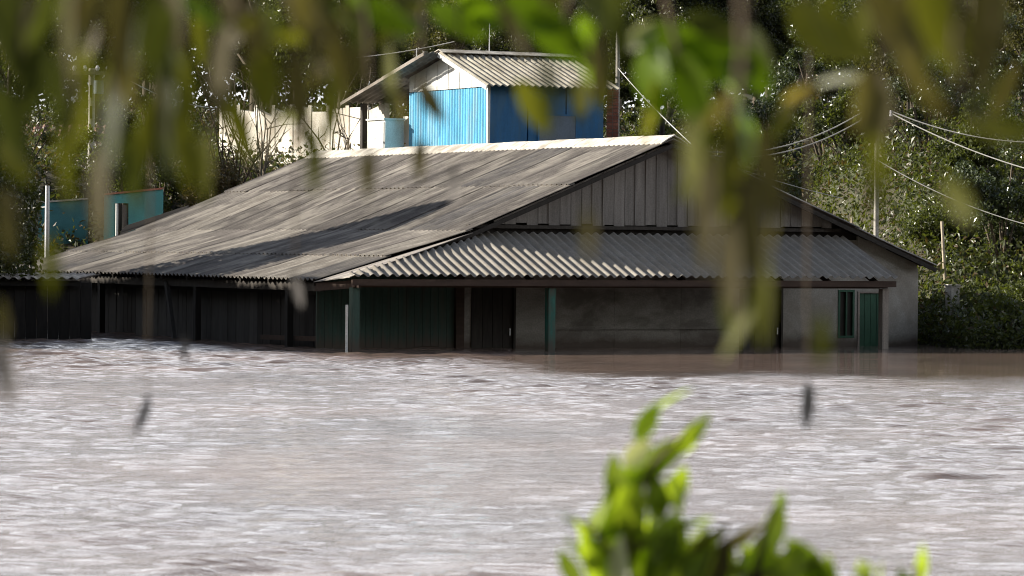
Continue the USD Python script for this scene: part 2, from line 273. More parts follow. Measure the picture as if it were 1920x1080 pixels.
# ---------------------------------------------------------------- the big flooded house
AP_S, AP_Z, KINK_Z, EAVE_S, EAVE_Z, RE_S, RE_Z, LEN, OV = 3.95, 3.62, 2.02, -2.945, 1.175, 9.55, 1.46, 14.1, .3
def roof_z(s):
    return np.where(s < 0, KINK_Z + (KINK_Z - EAVE_Z) / 2.945 * s, np.where(s < AP_S, KINK_Z + (AP_Z - KINK_Z) / AP_S * s, AP_Z - (AP_Z - RE_Z) / (RE_S - AP_S) * (s - AP_S)))
house = thing('flooded_house', 'big weathered house with long grey corrugated roof standing in the flood', 'house')
PALE = {(11, 1), (11, 2), (6, 2), (1, 3), (2, 3), (0, 2)}; COLW = 1.062; ncol = int(round((LEN + OV) / COLW))
def roof_rows(name, pts, parent, mt, t0=-OV, n=ncol, amp=.0255):
    """pts: (s, z) from the ridge down; each row of sheets laps 12 cm over the next."""
    for r in range(len(pts) - 1):
        (s0, z0), (s1, z1) = pts[r], pts[r + 1]
        d = np.array([s1 - s0, z1 - z0]); d = d / np.linalg.norm(d); lap = .12 if r < len(pts) - 2 else 0
        lift = .014 * (len(pts) - 2 - r)
        for c in range(n):
            dz = lift + .004 * (c % 2) + R.uniform(0, .006); tw = R.uniform(-.01, .01)
            p0 = fr(s0, t0 + c * COLW, z0 + dz); p1 = fr(s1 + d[0] * (lap + R.uniform(-.02, .03)), t0 + c * COLW + tw, z1 + d[1] * lap + dz + R.uniform(0, .012))
            obj(name, sheet(p0, p1 - p0, E2 * (COLW + .03), amp=amp, seg=5, sag=R.uniform(0, .015)), M['paleroof'] if (name == 'roof_sheet' and s1 < s0 and (c, r) in PALE) else M['newroof'] if R.random() < .08 else mt, parent, smooth=50)
lerp = lambda a, b, t: (a[0] + (b[0] - a[0]) * t, a[1] + (b[1] - a[1]) * t)
rg, kk, ev, re = (AP_S, AP_Z), (0.0, KINK_Z), (EAVE_S, EAVE_Z), (RE_S, RE_Z)
roof_rows('roof_sheet', [rg, lerp(rg, kk, .5), kk, lerp(kk, ev, .52), ev], house, M['roof'])
roof_rows('roof_sheet', [rg, lerp(rg, re, .34), lerp(rg, re, .68), re], house, M['roof'])
for c in range(ncol):      # pale cap pieces along the ridge
    t0 = -OV + c * COLW - .02
    prof = [(-.27, -.075), (-.13, .012), (0, .075), (.13, .012), (.27, -.075)]
    lift = .035 + .006 * (c % 2)
    v = [fr(AP_S + a, t, AP_Z + b + lift + o) for t in (t0, t0 + COLW + .05) for o in (0, -.02) for a, b in prof]
    f = []
    for k in range(4):
        f += [[k, k + 1, 10 + k + 1, 10 + k], [5 + k + 1, 5 + k, 15 + k, 15 + k + 1], [k, 5 + k, 5 + k + 1, k + 1], [10 + k + 1, 15 + k + 1, 15 + k, 10 + k]]
    f += [[0, 10, 15, 5], [4, 9, 19, 14]]
    obj('ridge_cap', (np.array(v), np.array(f)), M['cap'], house)
# barge boards, rafters under the eaves, fascia
for (s0, z0), (s1, z1) in ((rg, kk), (kk, ev), (rg, re)):
    obj('barge_board', beam(fr(s0, -OV + .03, z0 - .075), fr(s1, -OV + .03, z1 - .075), .03, .075), M['dark'], house)
    obj('barge_board', beam(fr(s0, LEN - .03, z0 - .11), fr(s1, LEN - .03, z1 - .11), .03, .11), M['greywood'], house)
obj('eave_beam', beam(fr(EAVE_S + .2, -OV + .1, EAVE_Z - .13), fr(EAVE_S + .2, LEN, EAVE_Z - .13), .08, .14), M['dark'], house)
for t in np.arange(.5, LEN, 1.2):
    obj('rafter', beam(fr(EAVE_S + .05, t, EAVE_Z - .03), fr(-.1, t, KINK_Z - .06), .06, .09), M['dark'], house)
# gable: upright boards from the lean-to up to the roof
BW, n1 = .215, -E2 * .026
s = .12
while s < 9.2:
    w = min(BW - .008, 9.2 - s)
    bot = 2.13 + R.uniform(-.02, .03); push = -E2 * R.uniform(0, .007)
    za, zb = float(roof_z(s)) - .05, float(roof_z(s + w)) - .05
    if min(za, zb) > bot + .03:
        obj('gable_board', plank(fr(s, 0, 0) + push, fr(s + w, 0, 0) + push, bot, za, bot, zb, n1), M['gable'], house)
        if R.random() < .45: obj('batten', plank(fr(s + w - .014, -.03, 0), fr(s + w + .02, -.03, 0), bot + .01, zb - .02, bot + .01, zb - .02, -E2 * .016), M['gable'], house)
    s += BW
backing = [fr(.1, .06, .9), fr(AP_S, .06, .9), fr(9.3, .06, .9), fr(9.3, .06, float(roof_z(9.3)) - .06), fr(AP_S, .06, AP_Z - .08), fr(.1, .06, float(roof_z(.1)) - .06)]
def prism(poly, n):
    poly = np.array(poly); k = len(poly); v = np.vstack([poly, poly + n])
    f = [[0, i, i + 1] for i in range(1, k - 1)] + [[k, k + i + 1, k + i] for i in range(1, k - 1)]
    for i in range(k): j = (i + 1) % k; f += [[i, k + i, k + j], [i, k + j, j]]
    return v, np.array(f)
obj('gable_frame', prism(backing, E2 * .08), M['dark'], house)
obj('tie_beam', fbox(.05, 7.6, -.07, .05, 2.06, 2.12), M['dark'], house)
obj('wall', prism([fr(s_, LEN - .45, z) for s_, z in ((0, -1.2), (9.3, -1.2), (9.3, 1.45), (AP_S, AP_Z - .1), (0, KINK_Z - .1))], E2 * .1), M['wall'], house)
obj('wall', fbox(0, .1, .15, LEN - .5, -1.3, KINK_Z - .09), M['wall'], house)
obj('wall', fbox(9.22, 9.34, .15, LEN - .5, -1.3, 1.44), M['plaster'], house)
# front wall under the lean-to (pieces butt end to end)
def fw(a, b, z0, z1, mt, name='wall_panel', t0=0.0, th=.05): return obj(name, fbox(a, b, t0, t0 + th, z0, z1), mt, house)
TOPW = 1.92
fw(.0, .14, -1.3, TOPW, M['wall'])
fw(.14, 1.0, 1.08, TOPW, M['wall'])
fw(1.0, 1.72, -1.3, TOPW, M['wall'], th=.058)
for a, b in ((1.725, 2.95), (2.955, 4.3), (4.305, 5.64)): fw(a, b, -1.3, TOPW, M['wall'], th=.05)
for z, h, o in ((.32, .045, -.03), (1.28, .04, -.02)): obj('wall_rail', fbox(1.74, 5.6, o - .02, o + .0195, z, z + h), M['wall'], house)
fw(5.64, 6.42, 1.05, TOPW, M['wall'])
fw(6.42, 7.6, -1.3, TOPW, M['plaster'])
fw(7.6, 7.95, 1.02, TOPW, M['plaster']); fw(7.6, 7.95, -1.3, .15, M['plaster'])
fw(7.95, 8.02, -1.3, TOPW, M['plaster']); fw(8.02, 8.62, .99, TOPW, M['plaster'])
fw(8.62, 9.34, -1.3, 1.42, M['plaster'])
obj('wall_panel', prism([fr(8.0, -.012, 1.42), fr(9.3, -.012, 1.42), fr(9.3, -.012, 1.49), fr(8.0, -.012, 1.99)], E2 * .05), M['plaster'], house)
def door(a, b, ztop, mt, lab):
    d = obj('door', fbox(a + .04, b - .04, .05, .085, -1.2, ztop - .03), mt, house, label=lab)
    for x0, x1, z0, z1 in ((a, a + .04, -1.2, ztop), (b - .04, b, -1.2, ztop), (a + .04, b - .04, ztop - .03, ztop)): obj('frame', fbox(x0, x1, -.015, .07, z0, z1), M['dark'] if mt is not M['greendoor'] else M['greywood'], d)
    k = (b - a - .08) / 4
    for q_ in range(4): obj('door_board', fbox(a + .04 + q_ * k + .005, a + .04 + (q_ + 1) * k - .005, .03, .05, -1.18, ztop - .04), mt, d)
    obj('handle', fbox(b - .11, b - .09, .005, .03, .22, .34), M['metal'], d)
door(.14, 1.0, 1.08, M['dark'], 'dark wooden door'); door(5.64, 6.42, 1.05, M['dark'], 'almost black door'); door(8.02, 8.62, .99, M['greendoor'], 'dark green door')
w_ = obj('window', fbox(7.6, 7.95, .03, .05, .15, 1.02), M['dark'], house)
for x0, x1, z0, z1 in ((7.6, 7.64, .15, 1.02), (7.91, 7.95, .15, 1.02), (7.64, 7.91, .98, 1.02), (7.64, 7.91, .15, .19), (7.76, 7.79, .19, .98)): obj('frame', fbox(x0, x1, -.012, .03, z0, z1), M['greendoor'], w_)
# green boarded wall closing the side verandah
s = -2.75
while s < -.2:
    obj('verandah_board', fbox(s, s + .145, .02, .045 + R.uniform(0, .006), -1.3, min(TOPW, float(roof_z(s)) - .13)), M['greenwall'], house); s += .152
fw(-.16, -.004, -1.3, 1.85, M['brown'], 'wall_post', -.03, .1)
# side verandah posts
for t in (1.2, 5.2, 9.9, 13.2):
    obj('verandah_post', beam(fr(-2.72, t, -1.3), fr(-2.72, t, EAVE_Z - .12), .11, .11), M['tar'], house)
obj('verandah_rail', beam(fr(-2.6, .3, .17), fr(-2.6, 2.6, .14), .05, .08), M['brown'], house)
obj('verandah_brace', beam(fr(-2.78, 5.9, -.6), fr(-2.78, 6.5, EAVE_Z - .13), .07, .09), M['duskwood'], house)
t = .1
while t < LEN - .6:
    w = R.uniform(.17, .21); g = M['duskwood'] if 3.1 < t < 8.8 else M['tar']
    obj('side_board', fbox(-2.42 + R.uniform(0, .012), -2.39, t, t + w - .008, -1.3, EAVE_Z + .06), g, house); t += w  # closed infill; the near black boards carry the verandah shade in their colour
obj('side_beam', beam(fr(-2.5, .05, .95), fr(-2.5, LEN - .6, .95), .07, .09), M['tar'], house)
# front lean-to
LT, LZ0, LZ1, LS0, LS1 = 1.84, 1.98, 1.235, -3.0, 7.7
slope = (LZ0 - LZ1) / LT
k, sw = 0, 1.062
s = LS0; end = fr(0, -LT, LZ1) - fr(0, -.06, LZ0 - .06 * slope)
while s < LS1 - .1:
    w = min(sw, LS1 - s)
    p0 = fr(s, -.06, LZ0 - .06 * slope + .003 * (k % 2) + .03)
    def cut(b, s=s, w=w):
        t = np.clip((-(s + b * w)) / 3.0, 0, 1) * 1.0
        return np.clip(.13 + t * .83, 0, .965) * (t > 0)
    obj('lean_to_sheet', sheet(p0, end * (1 + R.uniform(-.008, .012)), E1 * (w + .02), seg=8, m=3, sag=R.uniform(0, .012), cut=cut if s < 0 else None, phase=R.uniform(-.12, .12)), M['leanto'], house, smooth=60)
    s += w; k += 1
obj('hip_sheet', prism([fr(.0, -OV, roof_z(0.) - .05), fr(EAVE_S, -OV, EAVE_Z - .045), fr(LS0 - .02, -LT + .02, LZ1 - .01)], EZ * .012), M['roof'], house)
obj('fascia_board', fbox(LS0 + .05, LS1 - .05, -LT + .06, -LT + .1, LZ1 - .14, LZ1 - .035), M['brown'], house)
obj('plate_beam', fbox(LS0 + .15, LS1 - .15, -LT + .18, -LT + .28, LZ1 - .17, LZ1 - .04), M['brown'], house)
obj('hip_beam', beam(fr(EAVE_S + .05, -OV + .05, EAVE_Z - .13), fr(LS0 + .2, -LT + .1, LZ1 - .11), .04, .13), M['brown'], house)
for s in np.arange(.4, LS1, .98): obj('lean_to_rafter', beam(fr(s, -.08, LZ0 - .1), fr(s, -LT + .12, LZ1 - .065), .06, .08), M['brown'], house)
for s, mt in ((-2.83, M['greenwall']), (.8, M['greenpost']), (4.62, M['dark']), (7.5, M['greywood'])):
    obj('lean_to_post', beam(fr(s, -LT + .23, -1.3), fr(s, -LT + .23, LZ1 - .175), .13, .13), mt, house)
obj('drain_pipe', tube([fr(-2.98, -LT + .2, -1.2), fr(-2.98, -LT + .2, .78)], .022, 8), M['whitepanel'], house, smooth=40)

# low dark shed at the left frame edge
shed = thing('plank_shed', 'low blackish plank shed in the water at the left edge', 'shed')
x = -13.6
while x < -7.7:
    obj('plank', wbox(x, x + .19, 63.0 + R.uniform(0, .012), 63.04, -1.3, 1.03), M['tar'], shed); x += .196
obj('wall', wbox(-13.6, -13.5, 63.05, 65.8, -1.3, .95), M['dark'], shed); obj('wall', wbox(-7.8, -7.7, 63.05, 64.2, -1.3, .95), M['dark'], shed)
for c in range(6):
    obj('roof_sheet', sheet((-13.8 + c * 1.04, 65.9, 1.16 + .004 * (c % 2)), (0, -3.15, -.05), (1.06 if c < 5 else .9, 0, 0), seg=5), M['roof'], shed, smooth=50)
obj('fascia_board', wbox(-13.7, -7.7, 62.87, 62.9, .97, 1.06), M['tar'], shed)

# ---------------------------------------------------------------- blue hut on the bank
hut = thing('blue_hut', 'small blue hut with corrugated roof above the ridge of the big house', 'house')
C0 = np.array([-.57, 80.0, 0.0])
def hf(s, t, z): return C0 + s * E1 + t * E2 + z * EZ
def hbox(s0, s1, t0, t1, z0, z1): return hexa([hf(s0, t0, z0), hf(s1, t0, z0), hf(s1, t1, z0), hf(s0, t1, z0), hf(s0, t0, z1), hf(s1, t0, z1), hf(s1, t1, z1), hf(s0, t1, z1)])
HF, HT, HR, HAP = 2.4, 5.42, 2.09, 6.23    # floor, wall top, ridge position, ridge height
W1, W2 = 4.05, 3.0
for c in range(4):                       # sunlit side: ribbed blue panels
    t0 = c * W1 / 4
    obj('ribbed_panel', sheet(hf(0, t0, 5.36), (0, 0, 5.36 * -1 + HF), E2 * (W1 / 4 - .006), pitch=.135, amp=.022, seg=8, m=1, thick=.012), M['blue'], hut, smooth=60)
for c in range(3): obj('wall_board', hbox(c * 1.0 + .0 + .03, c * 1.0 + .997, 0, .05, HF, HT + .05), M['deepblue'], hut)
obj('corner_post', hbox(-.035, .028, -.03, .04, HF, HT + .02), M['whitepanel'], hut)
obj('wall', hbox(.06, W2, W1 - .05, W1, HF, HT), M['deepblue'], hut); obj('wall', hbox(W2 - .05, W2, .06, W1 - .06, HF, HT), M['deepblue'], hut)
sh = obj('shutter', hbox(1.3, 2.25, -.03, -.003, 3.3, 4.75), M['slate'], hut)
for a0, a1, b0, b1 in ((1.26, 1.3, 3.26, 4.79), (2.25, 2.29, 3.26, 4.79), (1.3, 2.25, 4.75, 4.79), (1.3, 2.25, 3.26, 3.3)): obj('frame', hbox(a0, a1, -.04, -.001, b0, b1), M['deepblue'], sh)
# ribbed pale gable over the blue panels
def hz(t): return np.where(t < HR, HAP - (HR - t) * .345, HAP - (t - HR) * .223)
k = 14
for c in range(k):
    t0, t1 = c * W1 / k, (c + 1) * W1 / k - .012
    o = .012 * (c % 2)
    obj('gable_board', hexa([hf(-o, t0, 5.38), hf(-o, t1, 5.38), hf(-o + .03, t1, 5.38), hf(-o + .03, t0, 5.38), hf(-o, t0, float(hz(t0)) - .07), hf(-o, t1, float(hz(t1)) - .07), hf(-o + .03, t1, float(hz(t1)) - .07), hf(-o + .03, t0, float(hz(t0)) - .07)]), M['whitepanel'], hut)
t_f = -.35
for c in range(4):
    w = .86 if c < 3 else .95
    p0, p1 = hf(-.22 + c * .84, HR, HAP + .004 * (c % 2)), hf(-.22 + c * .84, t_f, float(hz(t_f)) + .004 * (c % 2))
    obj('roof_sheet', sheet(p0, p1 - p0, E1 * w, seg=8), M['hutroof'], hut, smooth=60)
    for ta, tb in ((HR, 4.35), (4.25, 6.6)):
        p0, p1 = hf(-.6 + c * .94, ta, float(hz(ta)) - (.012 if ta > 3 else 0) + .004 * (c % 2)), hf(-.6 + c * .94, tb, float(hz(tb)) - (.012 if ta > 3 else 0) + .004 * (c % 2))
        obj('roof_sheet', sheet(p0, p1 - p0, E1 * (w + .1), seg=6), M['roof'], hut, smooth=60)
for c in range(3): obj('ridge_cap', cat(beam(hf(-.24 + c * 1.2, HR - .1, HAP + .035), hf(.98 + c * 1.2, HR - .1, HAP + .035), .24, .015, up=(EZ * .94 - E2 * .33)), beam(hf(-.24 + c * 1.2, HR + .1, HAP + .042), hf(.98 + c * 1.2, HR + .1, HAP + .042), .24, .015, up=(EZ * .97 + E2 * .22))), M['cap'], hut)
obj('verge_board', beam(hf(-.61, HR, HAP - .05), hf(-.61, 6.6, float(hz(6.6)) - .06), .02, .07), M['greywood'], hut)
obj('verge_board', beam(hf(-.24, HR, HAP - .06), hf(-.24, t_f, float(hz(t_f)) - .06), .02, .1), M['whitepanel'], hut)
obj('porch_post', beam(hf(-.1, 6.35, HF - .5), hf(-.1, 6.35, float(hz(6.35)) - .1), .13, .13), M['dark'], hut)
obj('porch_wall', hbox(1.0, 1.06, W1 + .05, 6.4, HF - .4, 4.9), M['whitepanel'], hut)
obj('antenna_mast', tube([hf(.3, 4.3, 5.6), hf(.3, 4.3, 6.45)], .016, 6), M['metal'], hut)
obj('antenna_mast', tube([hf(1.1, HR, 6.2), hf(1.1, HR, 6.95)], .014, 6), M['metal'], hut)
tank = thing('white_cabinet', 'white box like cabinet against the blue hut, left of its ribbed wall', 'cabinet')
obj('body', hbox(-.55, .0 - .05, W1 + .18, W1 + 1.1, 2.9, 4.72), M['whitepanel'], tank)
obj('door', hbox(-.575, -.552, W1 + .22, W1 + 1.06, 2.95, 4.68), M['whitepanel'], tank)
obj('top', hbox(-.6, -.03, W1 + .14, W1 + 1.14, 4.722, 4.76), M['whitepanel'], tank)
# brick pillar beside the hut
pil = thing('brick_pillar', 'slim red brick pillar just right of the blue hut', 'pillar')
pc = P(1148, 262, 82.5)
obj('core', wbox(pc[0] - .125, pc[0] + .125, 82.41, 82.64, 2.0, 5.4), M['concrete'], pil)
for r in range(34):
    z = 2.75 + r * .08
    for a in (0, 1):
        o = .02 if r % 2 else 0
        x0 = pc[0] - .14 + a * .145; obj('brick', wbox(x0, x0 + .13 + o * (1 - a) * 0, 82.39 - R.uniform(0, .008), 82.52, z, z + .066), M['brick'], pil)
# ---------------------------------------------------------------- background walls and outbuildings
teal = thing('teal_outbuilding', 'roofless teal painted outbuilding beyond the left end of the long roof', 'building')
def seg_wall(u0, u1, v0, v1, Y, zb, mt, parent, name='wall', th=.15):
    a, b = P(u0, v0, Y), P(u1, v1, Y)
    return obj(name, plank((a[0], Y, 0), (b[0], Y, 0), zb, a[2], zb, b[2], (0, th, 0)), mt, parent)
seg_wall(195, 215, 366, 364, 79, -.5, M['teal2'], teal); seg_wall(241, 305, 362, 355, 79, -.5, M['teal2'], teal)
a, b = P(215, 364, 79), P(241, 362, 79); c = P(228, 381, 79)
obj('lintel', plank((a[0], 79, 0), (b[0], 79, 0), c[2], a[2], c[2], b[2], (0, .15, 0)), M['teal2'], teal)
obj('door_post', beam((P(219, 400, 79)[0], 78.98, -.5), (P(219, 400, 79)[0], 78.98, c[2] - .01), .05, .06), M['whitepanel'], teal)
obj('door_leaf', beam((P(233, 400, 79)[0], 79.07, -.5), (P(233, 400, 79)[0], 79.07, c[2] - .03), .12, .03), M['greywood'], teal)
obj('back_wall', wbox(a[0] - .3, b[0] + .2, 80.4, 80.5, -.5, c[2]), M['dark'], teal)
r0, r1 = P(195, 366, 79), P(305, 355, 79)
obj('coping', beam((r0[0], 79.07, r0[2] + .02), (r1[0], 79.07, r1[2] + .02), .2, .04), M['brick'], teal)
seg_wall(72, 165, 381, 374, 80.5, -.5, M['teal'], teal)
r0, r1 = P(72, 381, 80.5), P(165, 374, 80.5)
obj('coping', beam((r0[0], 80.57, r0[2] + .02), (r1[0], 80.57, r1[2] + .02), .2, .04), M['concrete'], teal)
bits = thing('lean_to_scrap_roof', 'loose dark roof sheet leaning between teal wall and long roof', 'roof sheet')
p0, p1 = P(345, 398, 77.4), P(225, 437, 76.3)
obj('sheet', sheet(p0 + [0, 1.2, .15], p1 - p0, (0, -1.2, -.15), seg=5), M['dark'], bits, smooth=50)

wall = thing('whitewashed_wall', 'sunlit stained whitewashed wall behind bare shrubs, left of the blue hut', 'wall')
wa, wb = P(413, 197, 92.5), P(722, 199, 85.6)
wn = np.array([wb[1] - wa[1], -(wb[0] - wa[0]), 0]); wn /= np.linalg.norm(wn)
N = 9
for c in range(N):
    a, b = wa + (wb - wa) * c / N, wa + (wb - wa) * ((c + .985) / N)
    hh_ = wa[2] + (wb[2] - wa[2]) * (c + .5) / N
    d0, d1 = R.uniform(-.32, .06), R.uniform(-.32, .06)
    obj('wall_panel', plank(a, b, 1.5, hh_ + d0, 1.5, hh_ + d1, -wn * (.14 + .02 * (c % 2))), M['whitewash'], wall)
    obj('pilaster', plank(a + wn * .02, a + (wb - wa) / np.linalg.norm(wb - wa) * .16 + wn * .02, 1.5, hh_ + .02, 1.5, hh_ + .02, -wn * .012), M['whitewash'], wall)

old = thing('brown_cottage', 'brown cottage with worn clay roof behind the utility pole at far left', 'house')
cx, cy = P(150, 300, 96)[:2]
obj('wall', wbox(cx - 1.6, cx + 1.6, cy, cy + 2.6, .5, P(150, 300, 96)[2]), M['brown'], old)
zr, ze = P(150, 238, 97)[2], P(150, 305, 96)[2]
for c in range(16):
    for r in range(5):
        x0 = cx - 1.9 + c * .24; f0, f1 = r / 5, (r + 1.12) / 5
        p0 = np.array([x0, cy + 1.3 - f0 * 1.8, zr + (ze - zr) * f0 + .012 * (5 - r)]); p1 = np.array([x0, cy + 1.3 - f1 * 1.8, zr + (ze - zr) * f1 + .012 * (5 - r)])
        obj('roof_tile', sheet(p0, p1 - p0, (.25, 0, 0), pitch=.25, amp=.035, seg=5, m=1, thick=.015), M['tile'], old)
obj('roof', prism([(cx - 1.9, cy + 1.3, zr - .02), (cx + 1.95, cy + 1.3, zr - .02), (cx + 1.95, cy + 3, ze), (cx - 1.9, cy + 3, ze)], np.array([0, 0, -.03])), M['tile'], old)
seg_wall(60, 245, 305, 305, 96.05, .4, M['brown'], old)

# ---------------------------------------------------------------- poles and cables
def pole(name, label, u, v0, Y, r, mt, zb, cat_='pole', top=None, lean=0):
    t = thing(name, label, cat_)
    p = P(u, v0, Y); obj('shaft', tube([(p[0] + lean, Y, zb), (p[0] + lean * .4, Y, (zb + p[2]) / 2), (p[0], Y, p[2])], [r * 1.25, r * 1.1, r], 10), mt, t, smooth=40)
    return t, p
up1, pp = pole('utility_pole', 'pale concrete utility pole with insulators at far left', 172, 128, 84, .075, M['concrete'], 1.0)
for z in np.arange(3.2, pp[2] - .5, .5): obj('slot', wbox(pp[0] - .028, pp[0] + .028, 83.895, 83.93, z, z + .3), M['dark'], up1)
obj('crossarm', beam((pp[0] - .45, 83.9, pp[2] - .12), (pp[0] + .45, 83.9, pp[2] - .12), .08, .09), M['greywood'], up1)
for dx in (-.4, -.15, .15, .4): obj('insulator', tube([(pp[0] + dx, 83.9, pp[2] - .07), (pp[0] + dx, 83.9, pp[2] - .0), (pp[0] + dx, 83.9, pp[2] + .06)], [.03, .055, .025], 8), M['insul'], up1)
obj('transformer', tube([(pp[0] + .2, 83.75, pp[2] - .62), (pp[0] + .2, 83.75, pp[2] - .3)], .12, 12), M['slate'], up1, smooth=40)
pole('metal_pole', 'thin grey metal pole in front of the left teal wall', 89, 348, 76, .05, M['metal'], -1.0)
pole('metal_pole', 'tall thin grey pole rising beside the brick pillar right of the blue hut', 1159, 58, 83.5, .05, M['concrete'], 1.5)
pole('wooden_post', 'short dark post behind the apex of the big gable', 1242, 205, 84, .06, M['dark'], 2)
upr, pr = pole('utility_pole', 'slim pale pole carrying the cables among the right hand trees', 1645, 212, 66.3, .045, M['concrete'], -1.0)
obj('crossarm', beam((pr[0] - .3, 66.24, pr[2] - .1), (pr[0] + .3, 66.24, pr[2] - .1), .05, .06), M['greywood'], upr)
for dx in (-.25, .25): obj('insulator', tube([(pr[0] + dx, 66.24, pr[2] - .06), (pr[0] + dx, 66.24, pr[2] + .05)], [.03, .02], 8), M['insul'], upr)
ps, pq = pole('leaning_stick', 'thin pale stick leaning above the concrete post on the right bank', 1766, 415, 66.5, .028, M['palebark'], .6, 'stick', lean=.13)
pst = thing('fence_post', 'square concrete post on the shaded bank right of the white wall', 'post')
q_ = P(1786, 537, 65.2); obj('shaft', beam((q_[0], 65.2, -1), (q_[0], 65.2, q_[2]), .19, .19), M['concrete'], pst); obj('cap', beam((q_[0], 65.2, q_[2]), (q_[0], 65.2, q_[2] + .04), .22, .22), M['concrete'], pst)
pole('metal_pole', 'short thin post in the bushes behind the right roof slope', 1597, 408, 72, .02, M['palebark'], 1.0, 'post')
def cable(label, a, b, sag, r=.011, group=None):
    a, b = np.asarray(a, float), np.asarray(b, float); x = np.linspace(0, 1, 25)
    p = a + (b - a) * x[:, None]; p[:, 2] -= sag * 4 * x * (1 - x)
    o = obj('power_cable', tube(p, r, 5), M['wire'], smooth=True); tag(o, label, 'cable', group)
ridge_end = fr(AP_S + .3, -.2, AP_Z - .2)
cable('cable from the far left pole sagging to the whitewashed wall', (pp[0] + .4, 83.9, pp[2] + .03), P(412, 203, 86), .22, .013)
cable('upper of two cables sagging between big gable and right pole', P(1310, 282, 64.8), (pr[0] - .25, 66.24, pr[2] + .04), .3, .012)
cable('lower of two cables sagging between big gable and right pole', P(1316, 289, 64.8), (pr[0] - .25, 66.24, pr[2] - .1), .3, .012)
cable('upper cable running from the right pole out of the frame', (pr[0] + .25, 66.24, pr[2] + .04), P(1960, 267, 65.3), .16, .013)
cable('steeper lower cable running from the right pole to the bushes', (pr[0] + .25, 66.24, pr[2] - .0), P(1960, 326, 64.6), .1, .012)
cable('short cable slanting down to the apex of the big gable', P(1159, 128, 83.45), P(1296, 270, 64.8), .05, .011)
cable('thin cable crossing the air left of the hut roof', P(668, 108, 84), P(852, 78, 84), .04, .012)
cable('thin cable from low on the right pole down to the frame edge', P(1645, 300, 66.26), P(1940, 425, 65), .13, .01)
cable('faint cable slanting above the right roof slope', P(1312, 288, 64.8), P(1580, 372, 66), .06, .008)
cable('cable entering the frame at the left edge above the teal wall', P(-40, 386, 77), P(88, 388, 76), .05, .016)

# ---------------------------------------------------------------- trees and shrubs
def leaves(centres, sizes, r, up_bias=.35):
    n = len(centres)
    d = r.normal(size=(n, 3)); d[:, 2] -= .25; d /= np.linalg.norm(d, axis=1, keepdims=True)
    nn = r.normal(size=(n, 3)); nn[:, 2] += up_bias * 2; w = np.cross(d, nn); w /= np.linalg.norm(w, axis=1, keepdims=True) + 1e-9
    nrm = np.cross(w, d)
    L = sizes[:, None]
    v = np.stack([centres - d * L * .5, centres + w * L * .28 + nrm * L * .06, centres + d * L * .5 - nrm * L * .08, centres - w * L * .28 + nrm * L * .06], 1).reshape(-1, 3)
    b = np.arange(n)[:, None] * 4
    return v, np.vstack([b + [0, 1, 2], b + [0, 2, 3]])
def make_crown(rad, zc, n_clump, n_leaf, size, seed, clump=.55):
    r = np.random.default_rng(seed)
    d = r.normal(size=(n_clump, 3)); d /= np.linalg.norm(d, axis=1, keepdims=True)
    c = d * (r.random((n_clump, 1)) ** .45) * np.array(rad) * (.75 + .4 * r.random((n_clump, 1))) + [0, 0, zc]
    k = r.integers(0, n_clump, n_leaf); cs = clump * (.6 + .8 * r.random(n_clump))
    p = r.normal(size=(n_leaf, 3)); p /= np.linalg.norm(p, axis=1, keepdims=True) + 1e-9
    p *= (r.random((n_leaf, 1)) ** .5) * cs[k][:, None] * [1, 1, .75]
    return leaves(c[k] + p, size * (.6 + .8 * r.random(n_leaf)), r), c
def limbs(c, h0, rad, seed, n=9):
    r = np.random.default_rng(seed); ms = []
    for q in c[r.permutation(len(c))[:n]]:
        a = np.array([0, 0, h0 * (.6 + .5 * r.random())]); mid = (a + q) / 2 + r.normal(size=3) * .15 * np.linalg.norm(q - a) * .6 + [0, 0, .1]
        ms.append(tube([a, mid, q], [rad * .5, rad * .3, rad * .08], 5))
    return cat(*ms)
def make_tree(name, label, cat_, mt, rad, zc, n_clump, n_leaf, size, seed, r_tr, loc, rz=0, sc=1, group=None, bark='bark', clump=.55):
    t = thing(name, label, cat_, group, loc, rz, sc)
    lv, c = make_crown(rad, zc, n_clump, n_leaf, size, seed, clump)
    obj('crown', lv, M[mt], t)
    tr = tube([(0, 0, -.5), (.05, .02, zc * .35), (-.06, .05, zc * .7), (.02, 0, zc + rad[2] * .4)], [r_tr * 1.4, r_tr, r_tr * .75, r_tr * .2], 8)
    tk = obj('trunk', tr, M[bark], t, smooth=True)
    obj('limb', limbs(c, zc * .6, r_tr, seed + 50), M[bark], tk, smooth=True)
    return t
def onground(x, y, dz=0): return (x, y, float(ground_z(x, y)) + dz)
protos = {}
G = 'trees on the wooded hillside'
KIND = {'broad': ('dark broad leaved tree farther back on the wooded hillside', 'leaf_dark', (2.6, 2.6, 2.3), 4.6, 60, 26000, .15, .16),
        'mid': ('green leafy tree farther back on the wooded hillside', 'leaf_mid', (2.2, 2.2, 2.6), 4.4, 55, 24000, .14, .14),
        'olive': ('olive brown thin leaved tree farther back on the wooded hillside', 'leaf_olive', (2.0, 2.0, 2.8), 4.8, 45, 16000, .13, .12),
        'tall': ('tall dark tree with pale trunk farther back on the wooded hillside', 'leaf_dark', (1.7, 1.7, 3.2), 5.6, 50, 20000, .14, .13)}
tr_ = random.Random(3)
